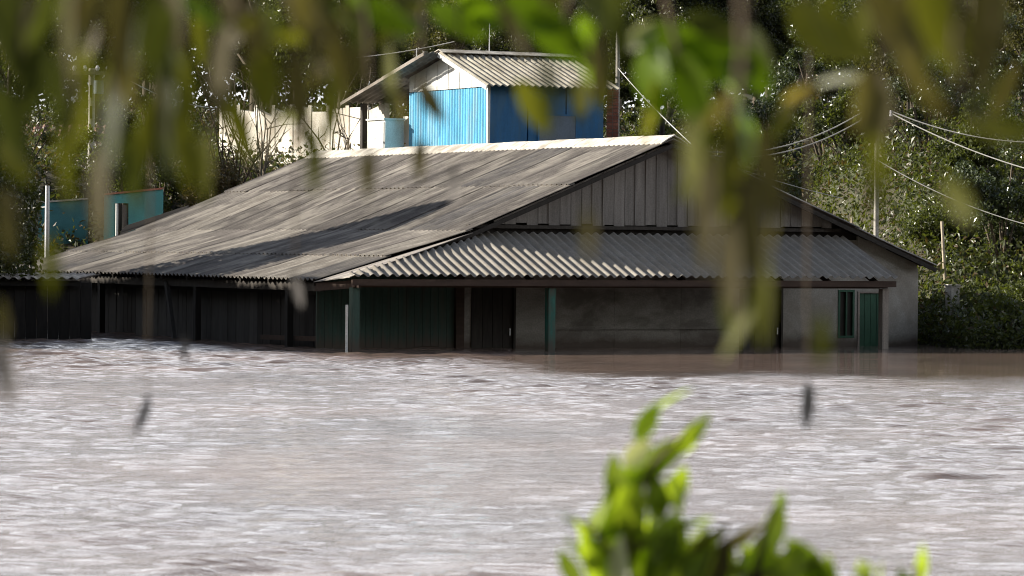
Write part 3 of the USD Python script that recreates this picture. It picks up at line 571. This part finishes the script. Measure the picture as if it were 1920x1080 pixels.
MARKS = [(-20, 'at the left frame edge'), (172, 'behind the far left utility pole'), (310, 'behind the turquoise wall'), (430, 'behind the left end of the whitewashed wall'), (570, 'behind the middle of the whitewashed wall'),
         (700, 'behind the open roof end of the blue hut'), (850, 'behind the ridge of the blue hut'), (1000, 'behind the corrugated slope of the hut roof'), (1150, 'behind the brick pillar'), (1290, 'behind the apex of the big gable'),
         (1450, 'above the upper right roof slope'), (1600, 'just left of the cable pole'), (1730, 'just right of the cable pole'), (1850, 'above the glossy bush at the right'), (2000, 'at the right frame edge')]
used = set()
def front_label(lab, x, y):
    u = 960 + x / y * F; free = [m_ for m_ in MARKS if m_[1] not in used and abs(m_[0] - u) < 130]
    if not free: return lab
    m_ = min(free, key=lambda m_: abs(m_[0] - u)); used.add(m_[1]); return lab.replace('farther back on the wooded hillside', m_[1])
def plant(kind, x, y, sc):
    top = KIND[kind][3] + KIND[kind][2][2] * .95; sc = (H_CAM + .0765 * y * tr_.uniform(1.0, 1.13) - float(ground_z(x, y))) / top
    lab, mt, rad, zc, nc, nl, sz, rt = KIND[kind]
    if y < 106: lab = front_label(lab, x, y)
    if kind not in protos:
        protos[kind] = make_tree('hillside_tree', lab, 'tree', mt, rad, zc, nc, nl, sz, hash_(kind), rt, onground(x, y, -.2), tr_.random() * 6, sc, G, 'palebark' if kind == 'tall' else 'bark')
    else: dup(protos[kind], lab, 'tree', G, onground(x, y, -.2), tr_.random() * 6.28, sc, 'hillside_tree')
def hash_(s): return sum(ord(ch) * (k_ + 3) for k_, ch in enumerate(s))
kinds = ['broad', 'mid', 'broad', 'olive', 'tall', 'broad', 'mid', 'tall']
c = 0
for yrow, step, sc in ((98, 3.6, .85), (103, 3.8, .95), (110, 4.2, 1.05), (118, 4.6, 1.15), (128, 5.0, 1.25), (140, 6, 1.4), (156, 8, 1.7)):
    half = yrow * .155 + 3.5
    x = -half
    while x < half:
        if not (x < -5.5 and yrow < 100): plant(kinds[(c * 5 + int(yrow)) % 8], x + tr_.uniform(-1, 1), yrow + tr_.uniform(-2, 2), sc * tr_.uniform(.8, 1.2))
        x += step; c += 1
# shrubs on the banks, nearer: each its own
def shrub(label, mt, u, Y, hgt, wid, n, seed, size=.085, dz=-.15, group=None, x=None):
    xx = P(u, 500, Y)[0] if x is None else x
    t = thing('bank_shrub', label, 'shrub', group, onground(xx, Y, dz), seed, 1)
    lv, c = make_crown((wid / 2, wid / 2, hgt * .45), hgt * .55, 26, n, size, seed, .3)
    obj('foliage', lv, M[mt], t)
    obj('stem', cat(*[tube([(0, 0, -.3), q * [.4, .4, .5], q], [.035, .022, .006], 5) for q in c[:14]]), M['bark'], t, smooth=True)
    return t
shrub('glossy leaved bush at the right frame edge above the water', 'leaf_gloss', 1880, 67.5, 2.6, 2.4, 9000, 1)
shrub('sunlit pale green bush just right of the leaning stick', 'leaf_mid', 1822, 70, 2.3, 1.8, 7000, 2)
shrub('tall glossy bush directly behind the leaning stick', 'leaf_gloss', 1735, 74, 3.0, 2.2, 9000, 3)
shrub('low bright green bush behind the right end of the roof', 'leaf_mid', 1590, 78, 2.0, 2.2, 7500, 4)
shrub('tall glossy bush sparkling behind the middle of the right roof slope', 'leaf_gloss', 1550, 82, 3.6, 2.4, 10000, 5)
shrub('brownish bush between the right pole and frame edge', 'leaf_olive', 1700, 80, 3.4, 2.6, 9000, 6)
shrub('dark bush high at the right frame edge', 'leaf_gloss', 1890, 76, 3.6, 2.6, 10000, 7)
shrub('small weedy bush on the shaded bank beside the white wall', 'leaf_mid', 1740, 68.5, .9, 1.0, 3500, 8, .07)
shrub('small leafy bush at the waterline at the right edge', 'leaf_mid', 1905, 64.4, .9, 1.6, 4500, 9, .07)
shrub('green bush right behind the brick pillar', 'leaf_mid', 1215, 88, 2.4, 2.0, 7500, 10)
shrub('dark bush behind the apex of the big gable', 'leaf_dark', 1330, 86, 2.8, 2.4, 9000, 11)
shrub('dark glossy bush behind the upper right roof slope', 'leaf_gloss', 1440, 86, 3.0, 2.4, 9000, 12)
shrub('dry olive bush at the foot of the whitewashed wall', 'leaf_olive', 545, 80.5, 1.7, 1.7, 5500, 13)
shrub('low brown scrub between the teal building and whitewashed wall', 'leaf_brown', 395, 81, 1.9, 1.8, 5000, 14)
shrub('dark bush behind the teal building', 'leaf_dark', 300, 81.5, 2.8, 2.4, 8000, 15)
shrub('green bush beside the far left utility pole', 'leaf_mid', 235, 80.5, 3.6, 2.4, 8000, 16)
shrub('dark bush left of the brown cottage', 'leaf_dark', 30, 82.5, 3.4, 2.6, 8000, 17)
shrub('yellowish green bush standing behind the whitewashed wall', 'leaf_mid', 280, 98, 3.4, 2.4, 8000, 18)
# bare shrubs in front of the whitewashed wall
def bare(label, u, Y, h, seed, mt='bark', n=9):
    r = np.random.default_rng(seed); x0 = P(u, 300, Y)[0]; t = thing('bare_shrub', label, 'shrub', None, onground(x0, Y, -.1))
    for k in range(n):
        a = np.array([r.normal() * .12, r.normal() * .1, 0]); pts = [a]; d = np.array([r.normal() * .22, r.normal() * .15, 1.0])
        for q in range(5): pts.append(pts[-1] + d * h / 5 * (.8 + .4 * r.random())); d = d + r.normal(size=3) * [.16, .12, .05]
        ms = [tube(pts, np.linspace(.028, .006, 6), 5)]
        for q in range(7):
            b = pts[1 + q % 5]; e = b + np.array([r.normal() * .32, r.normal() * .2, .12 + .35 * r.random()]); ms.append(tube([b, (b + e) / 2 + r.normal(size=3) * .04, e], [.012, .009, .003], 4))
        obj('stem', cat(*ms), M[mt], t, smooth=True)
bare('bare reddish shrub before the left end of the whitewashed wall', 432, 82, 2.9, 1, 'brown'); bare('bare twiggy shrub before the middle of the whitewashed wall', 492, 83, 2.4, 2, 'bark', 12)
bare('thin bare saplings before the right part of the whitewashed wall', 630, 87, 2.6, 3, 'bark', 8)
# ground cover on the hillside and on the bank
def cover(name, n, xr, dr, size, mt, seed, label, cat_):
    r = np.random.default_rng(seed); x = r.uniform(*xr, n); y = shore(x) + dr[0] + (dr[1] - dr[0]) * r.random(n) ** 1.4
    keep = np.abs(x) < .165 * y + 2; x, y = x[keep], y[keep]; z = ground_z(x, y)
    c = np.stack([x, y, z + np.abs(r.normal(size=len(x))) * .3], -1)
    tag(obj(name, leaves(c, size * (.6 + .9 * r.random(len(c))), r), M[mt]), label, cat_, None, 'stuff')
cover('bank_weeds', 60000, (6, 17), (-.1, 12), .09, 'leaf_mid', 31, 'sunlit weeds and grass covering the right hand bank', 'weeds')
cover('hillside_undergrowth', 110000, (-22, 22), (.3, 45), .13, 'leaf_dark', 32, 'dark leafy undergrowth between the hillside trees', 'undergrowth')
cover('dry_litter', 50000, (-20, 20), (.3, 40), .11, 'leaf_brown', 33, 'dry brown litter and grass on the slope', 'litter')
r_ = np.random.default_rng(77); n_ = 60000; x_ = r_.uniform(-32, 32, n_); y_ = r_.uniform(160, 172, n_)
h_ = 15.6 + 2.6 * meshkit.fbm(np.stack([x_ * .35, y_ * .3, 0 * x_], -1), 3, 41)
tag(obj('distant_thicket', leaves(np.stack([x_, y_, ground_z(x_, y_) + (h_ - ground_z(x_, y_)) * r_.random(n_) ** .8], -1), .42 * (.6 + .9 * r_.random(n_)), r_), M['leaf_dark']), 'dense dark wood closing the view behind the hillside trees', 'wood', None, 'stuff')
# a slender tree out of the frame on the left throws its shadow across the long roof
tipP = fr(1.0, 3.0, float(roof_z(1.5)))
hor = np.array([SUN[0], SUN[1], 0]); tanE = SUN[2] / np.linalg.norm(hor); hor /= np.linalg.norm(hor)
D = 9.6; base = tipP + hor * D; top_z = tipP[2] + D * tanE
sl = thing('slender_tree', 'slim dark conifer standing in the water left of the frame', 'tree', None, (base[0], base[1], -1.0))
r_ = np.random.default_rng(4); hh = top_z + 1.0
cz = r_.uniform(1.3, hh, 42000); cr = np.minimum(2.3, 1.0 * (hh - cz) ** .6); an = r_.random(42000) * 6.283; rr = np.sqrt(r_.random(42000)) * cr
obj('crown', leaves(np.stack([rr * np.cos(an), rr * np.sin(an), cz], -1), .12 * (.6 + .8 * r_.random(42000)), r_), M['leaf_dark'], sl)
obj('trunk', tube([(0, 0, -.4), (0, 0, hh * .9)], [.12, .03], 8), M['bark'], sl, smooth=True)

n_ = 60000; t_ = r_.uniform(-2, 16, n_); D_ = 9.8 + r_.uniform(-1.3, 1.3, n_)  # unseen hedge added as a shade caster, its shadow ending at the eave
top_ = 1.12 + tanE * D_ + .28 * (meshkit.fbm(np.stack([t_ * .9, 0 * t_, 0 * t_], -1), 3, 51) - .5)
pz = -1 + (top_ + 1) * r_.random(n_)
tag(obj('water_side_thicket', leaves(np.stack([O[0] + EAVE_S * E1[0] + t_ * E2[0] + hor[0] * D_, O[1] + EAVE_S * E1[1] + t_ * E2[1] + hor[1] * D_, pz], -1), .3 * (.7 + .6 * r_.random(n_)), r_), M['leaf_dark']), 'unseen bushes added left of the frame to shade the side wall', 'bushes', None, 'stuff')

# ---------------------------------------------------------------- foreground: out-of-focus leaves near the lens
def leaf_mesh(base, tip, width, nrm, seed):
    r = np.random.default_rng(seed); base, tip = np.asarray(base, float), np.asarray(tip, float); d = tip - base; L = np.linalg.norm(d); d /= L
    w = np.cross(d, nrm); w /= np.linalg.norm(w); n = np.cross(w, d)
    v, f = [], []; K = 7; bend = r.uniform(-.12, .12)
    for k in range(K + 1):
        x = k / K; hw = width / 2 * (math.sin(math.pi * x ** .85) ** .8 if 0 < x < 1 else .02); c = base + d * L * x + n * L * bend * x * (1 - x) * 2
        v += [c - w * hw + n * hw * .25, c, c + w * hw + n * hw * .25]
    for k in range(K):
        a = 3 * k; f += [[a, a + 1, a + 4, a + 3], [a + 1, a + 2, a + 5, a + 4]]
    return np.array(v), np.array(f)
seedc = [100]
def add_leaf(parent, u, v, Y, L, W, ang, mt, tw=.5):
    """Leaf about (u, v) at Y metres; L, W lengths in photo pixels at that depth; ang 0 = to the right, 90 = up, -90 = hanging."""
    seedc[0] += 1; r = np.random.default_rng(seedc[0]); a = math.radians(ang)
    dx, dy = math.cos(a) * L / 2, -math.sin(a) * L / 2
    p0 = P(u - dx, v - dy, Y + r.uniform(-.02, .02)); p1 = P(u + dx, v + dy, Y + r.uniform(-.02, .02))
    n = -FW + r.normal(size=3) * tw
    return obj('leaf', leaf_mesh(p0, p1, W / F * Y, n, seedc[0]), M[mt], parent, smooth=True)
def twig(parent, pts, Y, r0, r1, name='branch'):
    p = np.array([P(u, v, Y + dy) for u, v, dy in pts]); x = np.linspace(0, len(p) - 1, 4 * (len(p) - 1) + 1); k = np.minimum(x.astype(int), len(p) - 2); fq = (x - k)[:, None]
    return obj(name, tube(p[k] * (1 - fq) + p[k + 1] * fq, np.linspace(r0, r1, len(x)), 6), M['fg_twig'], parent, smooth=True)
# left: hanging olive and brown foliage of a tree that stands beside the camera
ft = thing('overhanging_tree', 'blurred tree with hanging olive brown leaves across the upper left foreground', 'tree')
obj('trunk', tube([(-2.2, 3.3, .0), (-2.1, 3.35, 1.4), (-1.8, 3.5, 2.3), (-1.4, 3.6, 2.9)], [.1, .085, .07, .05], 10), M['bark'], ft, smooth=True)
obj('limb', tube([(-1.8, 3.5, 2.3), (-1.0, 3.4, 2.28), (-.35, 3.3, 2.2), (.15, 3.3, 2.15)], [.05, .03, .018, .008], 8), M['bark'], ft, smooth=True)
LEFT = {  # branch: (u, v) line, depth, leaves (u, v, length, width, angle, material)
 1: ([(60, -260, 0), (45, -60, 0), (40, 120, 0), (30, 300, 0)], 1.9, [(10, 60, 200, 90, -80, 'fg_dark'), (60, 150, 190, 80, -100, 'fg_dark'), (20, 230, 170, 80, -70, 'fg_dark'), (30, 300, 120, 75, -60, 'fg_olive'), (70, 40, 150, 70, -110, 'fg_dark'), (15, 420, 150, 60, -85, 'fg_brown')]),
 2: ([(150, -260, 0), (140, -60, 0), (135, 120, 0), (140, 280, 0)], 1.7, [(135, 60, 220, 70, -90, 'fg_olive'), (150, 190, 230, 60, -95, 'fg_olive'), (125, 300, 200, 50, -85, 'fg_olive'), (105, 180, 200, 60, -80, 'fg_dark'), (170, 20, 120, 80, -110, 'fg_brown'), (95, 500, 130, 50, -90, 'fg_olive')]),
 3: ([(240, -260, 0), (225, -60, 0), (215, 160, 0), (205, 380, 0)], 1.8, [(225, 60, 260, 70, -92, 'fg_brown'), (215, 220, 240, 65, -95, 'fg_dark'), (190, 370, 220, 65, -88, 'fg_brown'), (245, 310, 200, 55, -80, 'fg_dark'), (265, 120, 220, 60, -90, 'fg_dark')]),
 4: ([(330, -260, 0), (320, -60, 0), (300, 120, 0), (310, 260, 0)], 2.0, [(290, 40, 180, 80, -100, 'fg_dark'), (315, 230, 240, 70, -90, 'fg_dark'), (345, 270, 210, 60, -85, 'fg_olive'), (275, 260, 190, 60, -100, 'fg_olive'), (330, 120, 150, 80, -60, 'fg_dark'), (375, 25, 110, 70, -40, 'fg_green'), (385, 310, 160, 55, -90, 'fg_olive')]),
 5: ([(420, -260, 0), (430, -40, 0), (470, 70, 0), (570, 110, 0), (590, 240, 0)], 1.9, [(450, 20, 170, 90, -60, 'fg_brown'), (510, 55, 150, 80, -20, 'fg_olive'), (495, 150, 170, 90, -80, 'fg_olive'), (420, 140, 230, 80, -95, 'fg_brown'), (560, 180, 220, 70, -85, 'fg_brown'), (595, 90, 190, 60, -80, 'fg_brown'), (450, 240, 160, 60, -70, 'fg_olive'), (520, 240, 120, 55, -110, 'fg_brown'), (580, 30, 160, 80, -40, 'fg_brown'), (350, 180, 200, 55, -90, 'fg_olive'), (590, 300, 150, 50, -90, 'fg_olive')]),
 6: ([(660, -260, 0), (670, -60, 0), (690, 40, 0), (700, 330, 0)], 2.2, [(640, 30, 170, 90, -50, 'fg_dark'), (720, 25, 170, 80, -30, 'fg_green'), (680, 90, 170, 60, -90, 'fg_brown'), (690, 325, 110, 40, -92, 'fg_brown'), (780, 30, 140, 70, -20, 'fg_dark'), (640, 120, 150, 60, -80, 'fg_brown'), (620, 200, 160, 55, -95, 'fg_olive'), (560, 215, 80, 45, 10, 'fg_pale')]),
 7: ([(800, -260, 0), (795, -40, 0), (790, 120, 0), (788, 280, 0)], 2.5, [(788, 300, 95, 42, -92, 'fg_brown'), (735, 150, 150, 42, -85, 'fg_olive'), (808, 190, 110, 50, -60, 'fg_brown'), (860, 40, 140, 70, -30, 'fg_green'), (748, 220, 110, 35, -90, 'fg_brown')]),
 8: ([(870, -260, 0), (862, -40, 0), (855, 160, 0), (850, 310, 0)], 2.5, [(850, 345, 85, 34, -92, 'fg_grey'), (905, 20, 130, 80, -40, 'fg_green'), (950, 40, 150, 80, -10, 'fg_green')]),
 9: ([(540, -260, 0), (548, 0, 0), (552, 280, 0), (555, 520, 0)], 3.0, [(557, 545, 75, 30, -75, 'fg_grey')]),
 10: ([(285, -260, 0), (290, 100, 0), (280, 500, 0), (275, 740, 0)], 3.2, [(266, 778, 92, 28, -110, 'fg_grey'), (346, 655, 60, 22, -90, 'fg_grey')]),
 11: ([(-30, -260, 0), (-35, 200, 0), (-20, 600, 0)], 1.9, [(5, 600, 90, 40, -85, 'fg_brown'), (10, 700, 150, 55, -80, 'fg_grey')]),
}
FILL = [(30, 60, 'fg_dark'), (140, 90, 'fg_olive'), (215, 120, 'fg_brown'), (290, 130, 'fg_dark'), (340, 60, 'fg_dark'), (450, 120, 'fg_brown'), (540, 90, 'fg_brown'), (590, 200, 'fg_brown'), (660, 60, 'fg_dark'), (760, 40, 'fg_dark')]
fr_ = random.Random(23)
def fill(parents, spots, n, ymin, ymax):
    for u, v, mt in spots:
        for q_ in range(n):
            m2 = mt if fr_.random() < .6 else fr_.choice(['fg_dark', 'fg_olive', 'fg_brown'])
            uu_, vv_ = u + fr_.gauss(0, 38), v + fr_.gauss(0, 75)
            if 395 < uu_ < 940 and vv_ > 95: vv_ = 95 - abs(fr_.gauss(0, 40))
            add_leaf(fr_.choice(parents), uu_, vv_, fr_.uniform(ymin, ymax), fr_.uniform(90, 165), fr_.uniform(24, 46), fr_.gauss(-88, 22), m2)
lb = []
for k, (pts, Y, lv) in LEFT.items():
    Y *= 1.6
    b = twig(ft, pts, Y, .003 if k > 7 else .006, .001); lb.append(b)
    for (u, v, L, W, a, mt) in lv: add_leaf(b, u, v, Y, L * .95, W * .72, a, mt)
fill(lb[:7], FILL, 4, 2.7, 4.2)
twig(ft, [(900, -290, 0), (300, -280, 0), (-500, -260, 0)], 3.0, .008, .014)
# right: green cluster and yellowing twig
gt = thing('overhanging_branch', 'blurred branch with bright green leaves before the trees right of the hut', 'branch')
RIGHT = {
 1: ([(1250, -260, 0), (1240, -40, 0), (1270, 90, 0), (1330, 170, 0), (1370, 250, 0)], 2.3, [(1205, 66, 85, 40, 40, 'fg_pale'), (1270, 90, 170, 90, -20, 'fg_green'), (1340, 110, 180, 95, -10, 'fg_green'), (1400, 130, 130, 80, -50, 'fg_green'), (1230, 150, 150, 80, -80, 'fg_green'), (1300, 180, 180, 80, -75, 'fg_green'), (1370, 190, 150, 80, -60, 'fg_green'), (1215, 210, 130, 65, -100, 'fg_olive'), (1390, 255, 130, 70, -80, 'fg_green'), (1310, 265, 130, 60, -90, 'fg_olive'), (1340, 50, 120, 55, -20, 'fg_dark'), (1430, 90, 100, 60, -60, 'fg_dark')]),
 2: ([(1080, -260, 0), (1075, -40, 0), (1060, 60, 0), (1090, 120, 0)], 2.2, [(1050, 70, 170, 80, -40, 'fg_green'), (1100, 100, 150, 70, -80, 'fg_green'), (1000, 30, 150, 80, -20, 'fg_green'), (1130, 30, 140, 90, -50, 'fg_dark'), (1130, 150, 130, 50, -90, 'fg_olive'), (1000, 200, 120, 50, -60, 'fg_olive'), (1090, 190, 90, 40, -90, 'fg_olive')]),
 3: ([(1680, -260, 0), (1690, -20, 0), (1640, 150, 0), (1520, 165, 0), (1460, 225, 0)], 2.1, [(1590, 152, 130, 24, 8, 'fg_pale'), (1505, 182, 95, 42, 25, 'fg_yellow'), (1465, 225, 90, 40, -115, 'fg_olive'), (1560, 60, 200, 110, -30, 'fg_olive'), (1680, 60, 220, 120, -60, 'fg_brown'), (1640, 210, 170, 80, -90, 'fg_brown')]),
 4: ([(1390, -260, 0), (1395, 100, 0), (1370, 300, 0), (1410, 520, 0)], 1.6, [(1370, 330, 230, 90, -90, 'fg_olive'), (1330, 400, 240, 75, -95, 'fg_brown'), (1410, 430, 240, 80, -85, 'fg_brown'), (1375, 500, 220, 80, -90, 'fg_brown'), (1430, 560, 190, 62, -90, 'fg_olive'), (1300, 300, 180, 70, -90, 'fg_olive'), (1440, 330, 200, 70, -80, 'fg_brown'), (1540, 640, 120, 40, -90, 'fg_olive'), (1100, 440, 110, 40, -90, 'fg_brown')]),
 5: ([(1800, -260, 0), (1800, -40, 0), (1790, 90, 0), (1830, 240, 0)], 1.6, [(1760, 40, 240, 120, -70, 'fg_olive'), (1850, 60, 240, 110, -95, 'fg_brown'), (1720, 150, 200, 90, -50, 'fg_brown'), (1880, 245, 170, 70, -10, 'fg_olive'), (1800, 190, 200, 80, -40, 'fg_brown'), (1795, 375, 110, 70, -60, 'fg_olive'), (1640, 330, 170, 70, -90, 'fg_olive')]),
 6: ([(1515, -260, 0), (1518, 200, 0), (1512, 560, 0), (1515, 715, 0)], 3.0, [(1512, 762, 100, 40, -92, 'fg_grey')]),
}
rb = []
for k, (pts, Y, lv) in RIGHT.items():
    Y *= 1.65
    b = twig(gt, pts, Y, .003 if k > 5 else .006, .001); rb.append(b)
    for (u, v, L, W, a, mt) in lv: add_leaf(b, u, v, Y, L, W * (.72 if k in (4, 5) else .95), a, mt)
fill(rb[3:4], [(1350, 330, 'fg_brown'), (1390, 430, 'fg_brown'), (1330, 480, 'fg_olive'), (1420, 570, 'fg_olive')], 2, 2.6, 3.4)
fill(rb[4:5], [(1560, 60, 'fg_olive'), (1680, 80, 'fg_brown'), (1800, 90, 'fg_olive'), (1860, 180, 'fg_brown')], 3, 2.7, 3.8)
fill(rb[1:2], [(1010, 25, 'fg_green'), (1110, 60, 'fg_dark')], 4, 2.6, 3.3)
obj('limb', tube([P(1000, -250, 3.3), P(1300, -270, 3.1), P(1700, -260, 2.8), P(2600, -300, 2.6)], [.005, .008, .012, .02], 8), M['bark'], gt, smooth=True)
# below: shoots growing on the near bank
YS = 4.7
def shoot(label, stem, lv, extra=()):
    t = thing('foreground_shoot', label, 'plant')
    st = twig(t, stem, YS, .009, .0025, 'stem')
    for e in extra: twig(t, e, YS, .006, .002, 'stem')
    for (u, v, L, W, a, mt) in lv: add_leaf(t, u, v, YS, L, W, a, mt, .7)
gb = P(1190, 3000, YS)
def root(u): return [(u, 540 + (H_CAM - .3) / YS * F - 80, 0), (u + 8, 1400, 0)]
shoot('tall blurred leafy shoot with lime green leaves at the lower right', root(1165) + [(1170, 1080, 0), (1185, 960, 0), (1215, 880, 0), (1275, 820, 0), (1300, 790, 0)],
      [(1295, 815, 115, 46, 50, 'sh_green'), (1245, 855, 130, 50, 35, 'sh_green'), (1195, 850, 70, 44, 45, 'fg_pale'), (1210, 880, 110, 60, 20, 'fg_lime'), (1265, 912, 90, 50, 60, 'sh_green'), (1270, 940, 80, 40, -95, 'sh_green'), (1295, 980, 90, 36, 12, 'fg_lime'), (1160, 900, 110, 50, 100, 'sh_green'), (1145, 940, 110, 40, 80, 'sh_dark'), (1120, 985, 110, 40, 65, 'sh_green'), (1075, 975, 60, 26, 150, 'sh_dark'), (1185, 960, 140, 60, 80, 'sh_green'), (1230, 990, 150, 60, 95, 'sh_dark'), (1150, 1010, 140, 60, 85, 'fg_lime'), (1200, 1040, 150, 70, 75, 'sh_green'), (1245, 1050, 130, 60, 60, 'sh_dark'), (1110, 1050, 130, 60, 110, 'sh_green'), (1165, 1070, 140, 60, 90, 'fg_pale'), (1290, 1065, 120, 50, 40, 'sh_green'), (1085, 1040, 90, 40, 130, 'sh_dark'), (1255, 760, 110, 50, 35, 'fg_lime'), (1215, 790, 90, 40, 60, 'fg_lime'), (1190, 1000, 120, 50, 100, 'sh_green'), (1325, 1050, 130, 60, 70, 'sh_green'), (1300, 1085, 120, 60, 110, 'sh_dark'), (1215, 1090, 150, 70, 80, 'sh_green'), (1130, 1095, 130, 60, 100, 'sh_green'), (1270, 1020, 110, 50, 80, 'sh_green'), (1100, 1010, 90, 40, 120, 'sh_green'), (1350, 1080, 120, 60, 60, 'sh_green'), (1245, 1010, 110, 50, 70, 'fg_lime'), (1180, 920, 100, 44, 60, 'sh_green'), (1230, 930, 100, 46, 100, 'sh_dark'), (1150, 975, 90, 46, 60, 'fg_lime'), (1070, 1065, 90, 44, 120, 'sh_green'), (1310, 1020, 90, 40, 60, 'sh_green')],
      [[(1172, 1080, 0), (1120, 1000, 0), (1075, 970, 0)], [(1176, 1040, 0), (1240, 1000, 0), (1300, 978, 0)]])
shoot('shorter blurred shoot with pointed green leaf right of the tall one', root(1420) + [(1415, 1080, 0), (1430, 1010, 0), (1455, 950, 0)],
      [(1455, 985, 100, 50, 80, 'sh_green'), (1430, 1040, 120, 60, 70, 'sh_green'), (1400, 1060, 100, 50, 100, 'sh_green'), (1480, 1060, 100, 60, 55, 'sh_green'), (1510, 1050, 110, 60, 130, 'sh_green'), (1545, 1070, 90, 50, 120, 'sh_green'), (1345, 1060, 110, 50, 70, 'fg_brown'), (1385, 1010, 120, 26, 30, 'fg_brown'), (1465, 940, 40, 22, 85, 'fg_lime'), (1330, 1010, 100, 40, 35, 'fg_brown'), (1440, 1075, 130, 64, 95, 'sh_green'), (1500, 1085, 120, 60, 70, 'sh_green'), (1560, 1080, 90, 46, 100, 'sh_green'), (1395, 1090, 120, 56, 80, 'fg_lime'), (1590, 1085, 90, 44, 60, 'sh_green'), (1660, 1090, 80, 40, 100, 'sh_green'), (1525, 1095, 120, 60, 60, 'sh_dark')],
      [[(1418, 1090, 0), (1340, 1050, 0), (1325, 1000, 0)], [(1420, 1080, 0), (1500, 1070, 0), (1540, 1050, 0)]])
shoot('single blurred leaf tip at the bottom edge on the right', root(1715) + [(1716, 1090, 0), (1722, 1060, 0)], [(1722, 1062, 90, 36, 80, 'sh_green'), (1625, 1075, 50, 30, 90, 'sh_green'), (1700, 1100, 80, 40, 110, 'sh_dark')], [[(1716, 1100, 0), (1660, 1110, 0), (1627, 1085, 0)]])
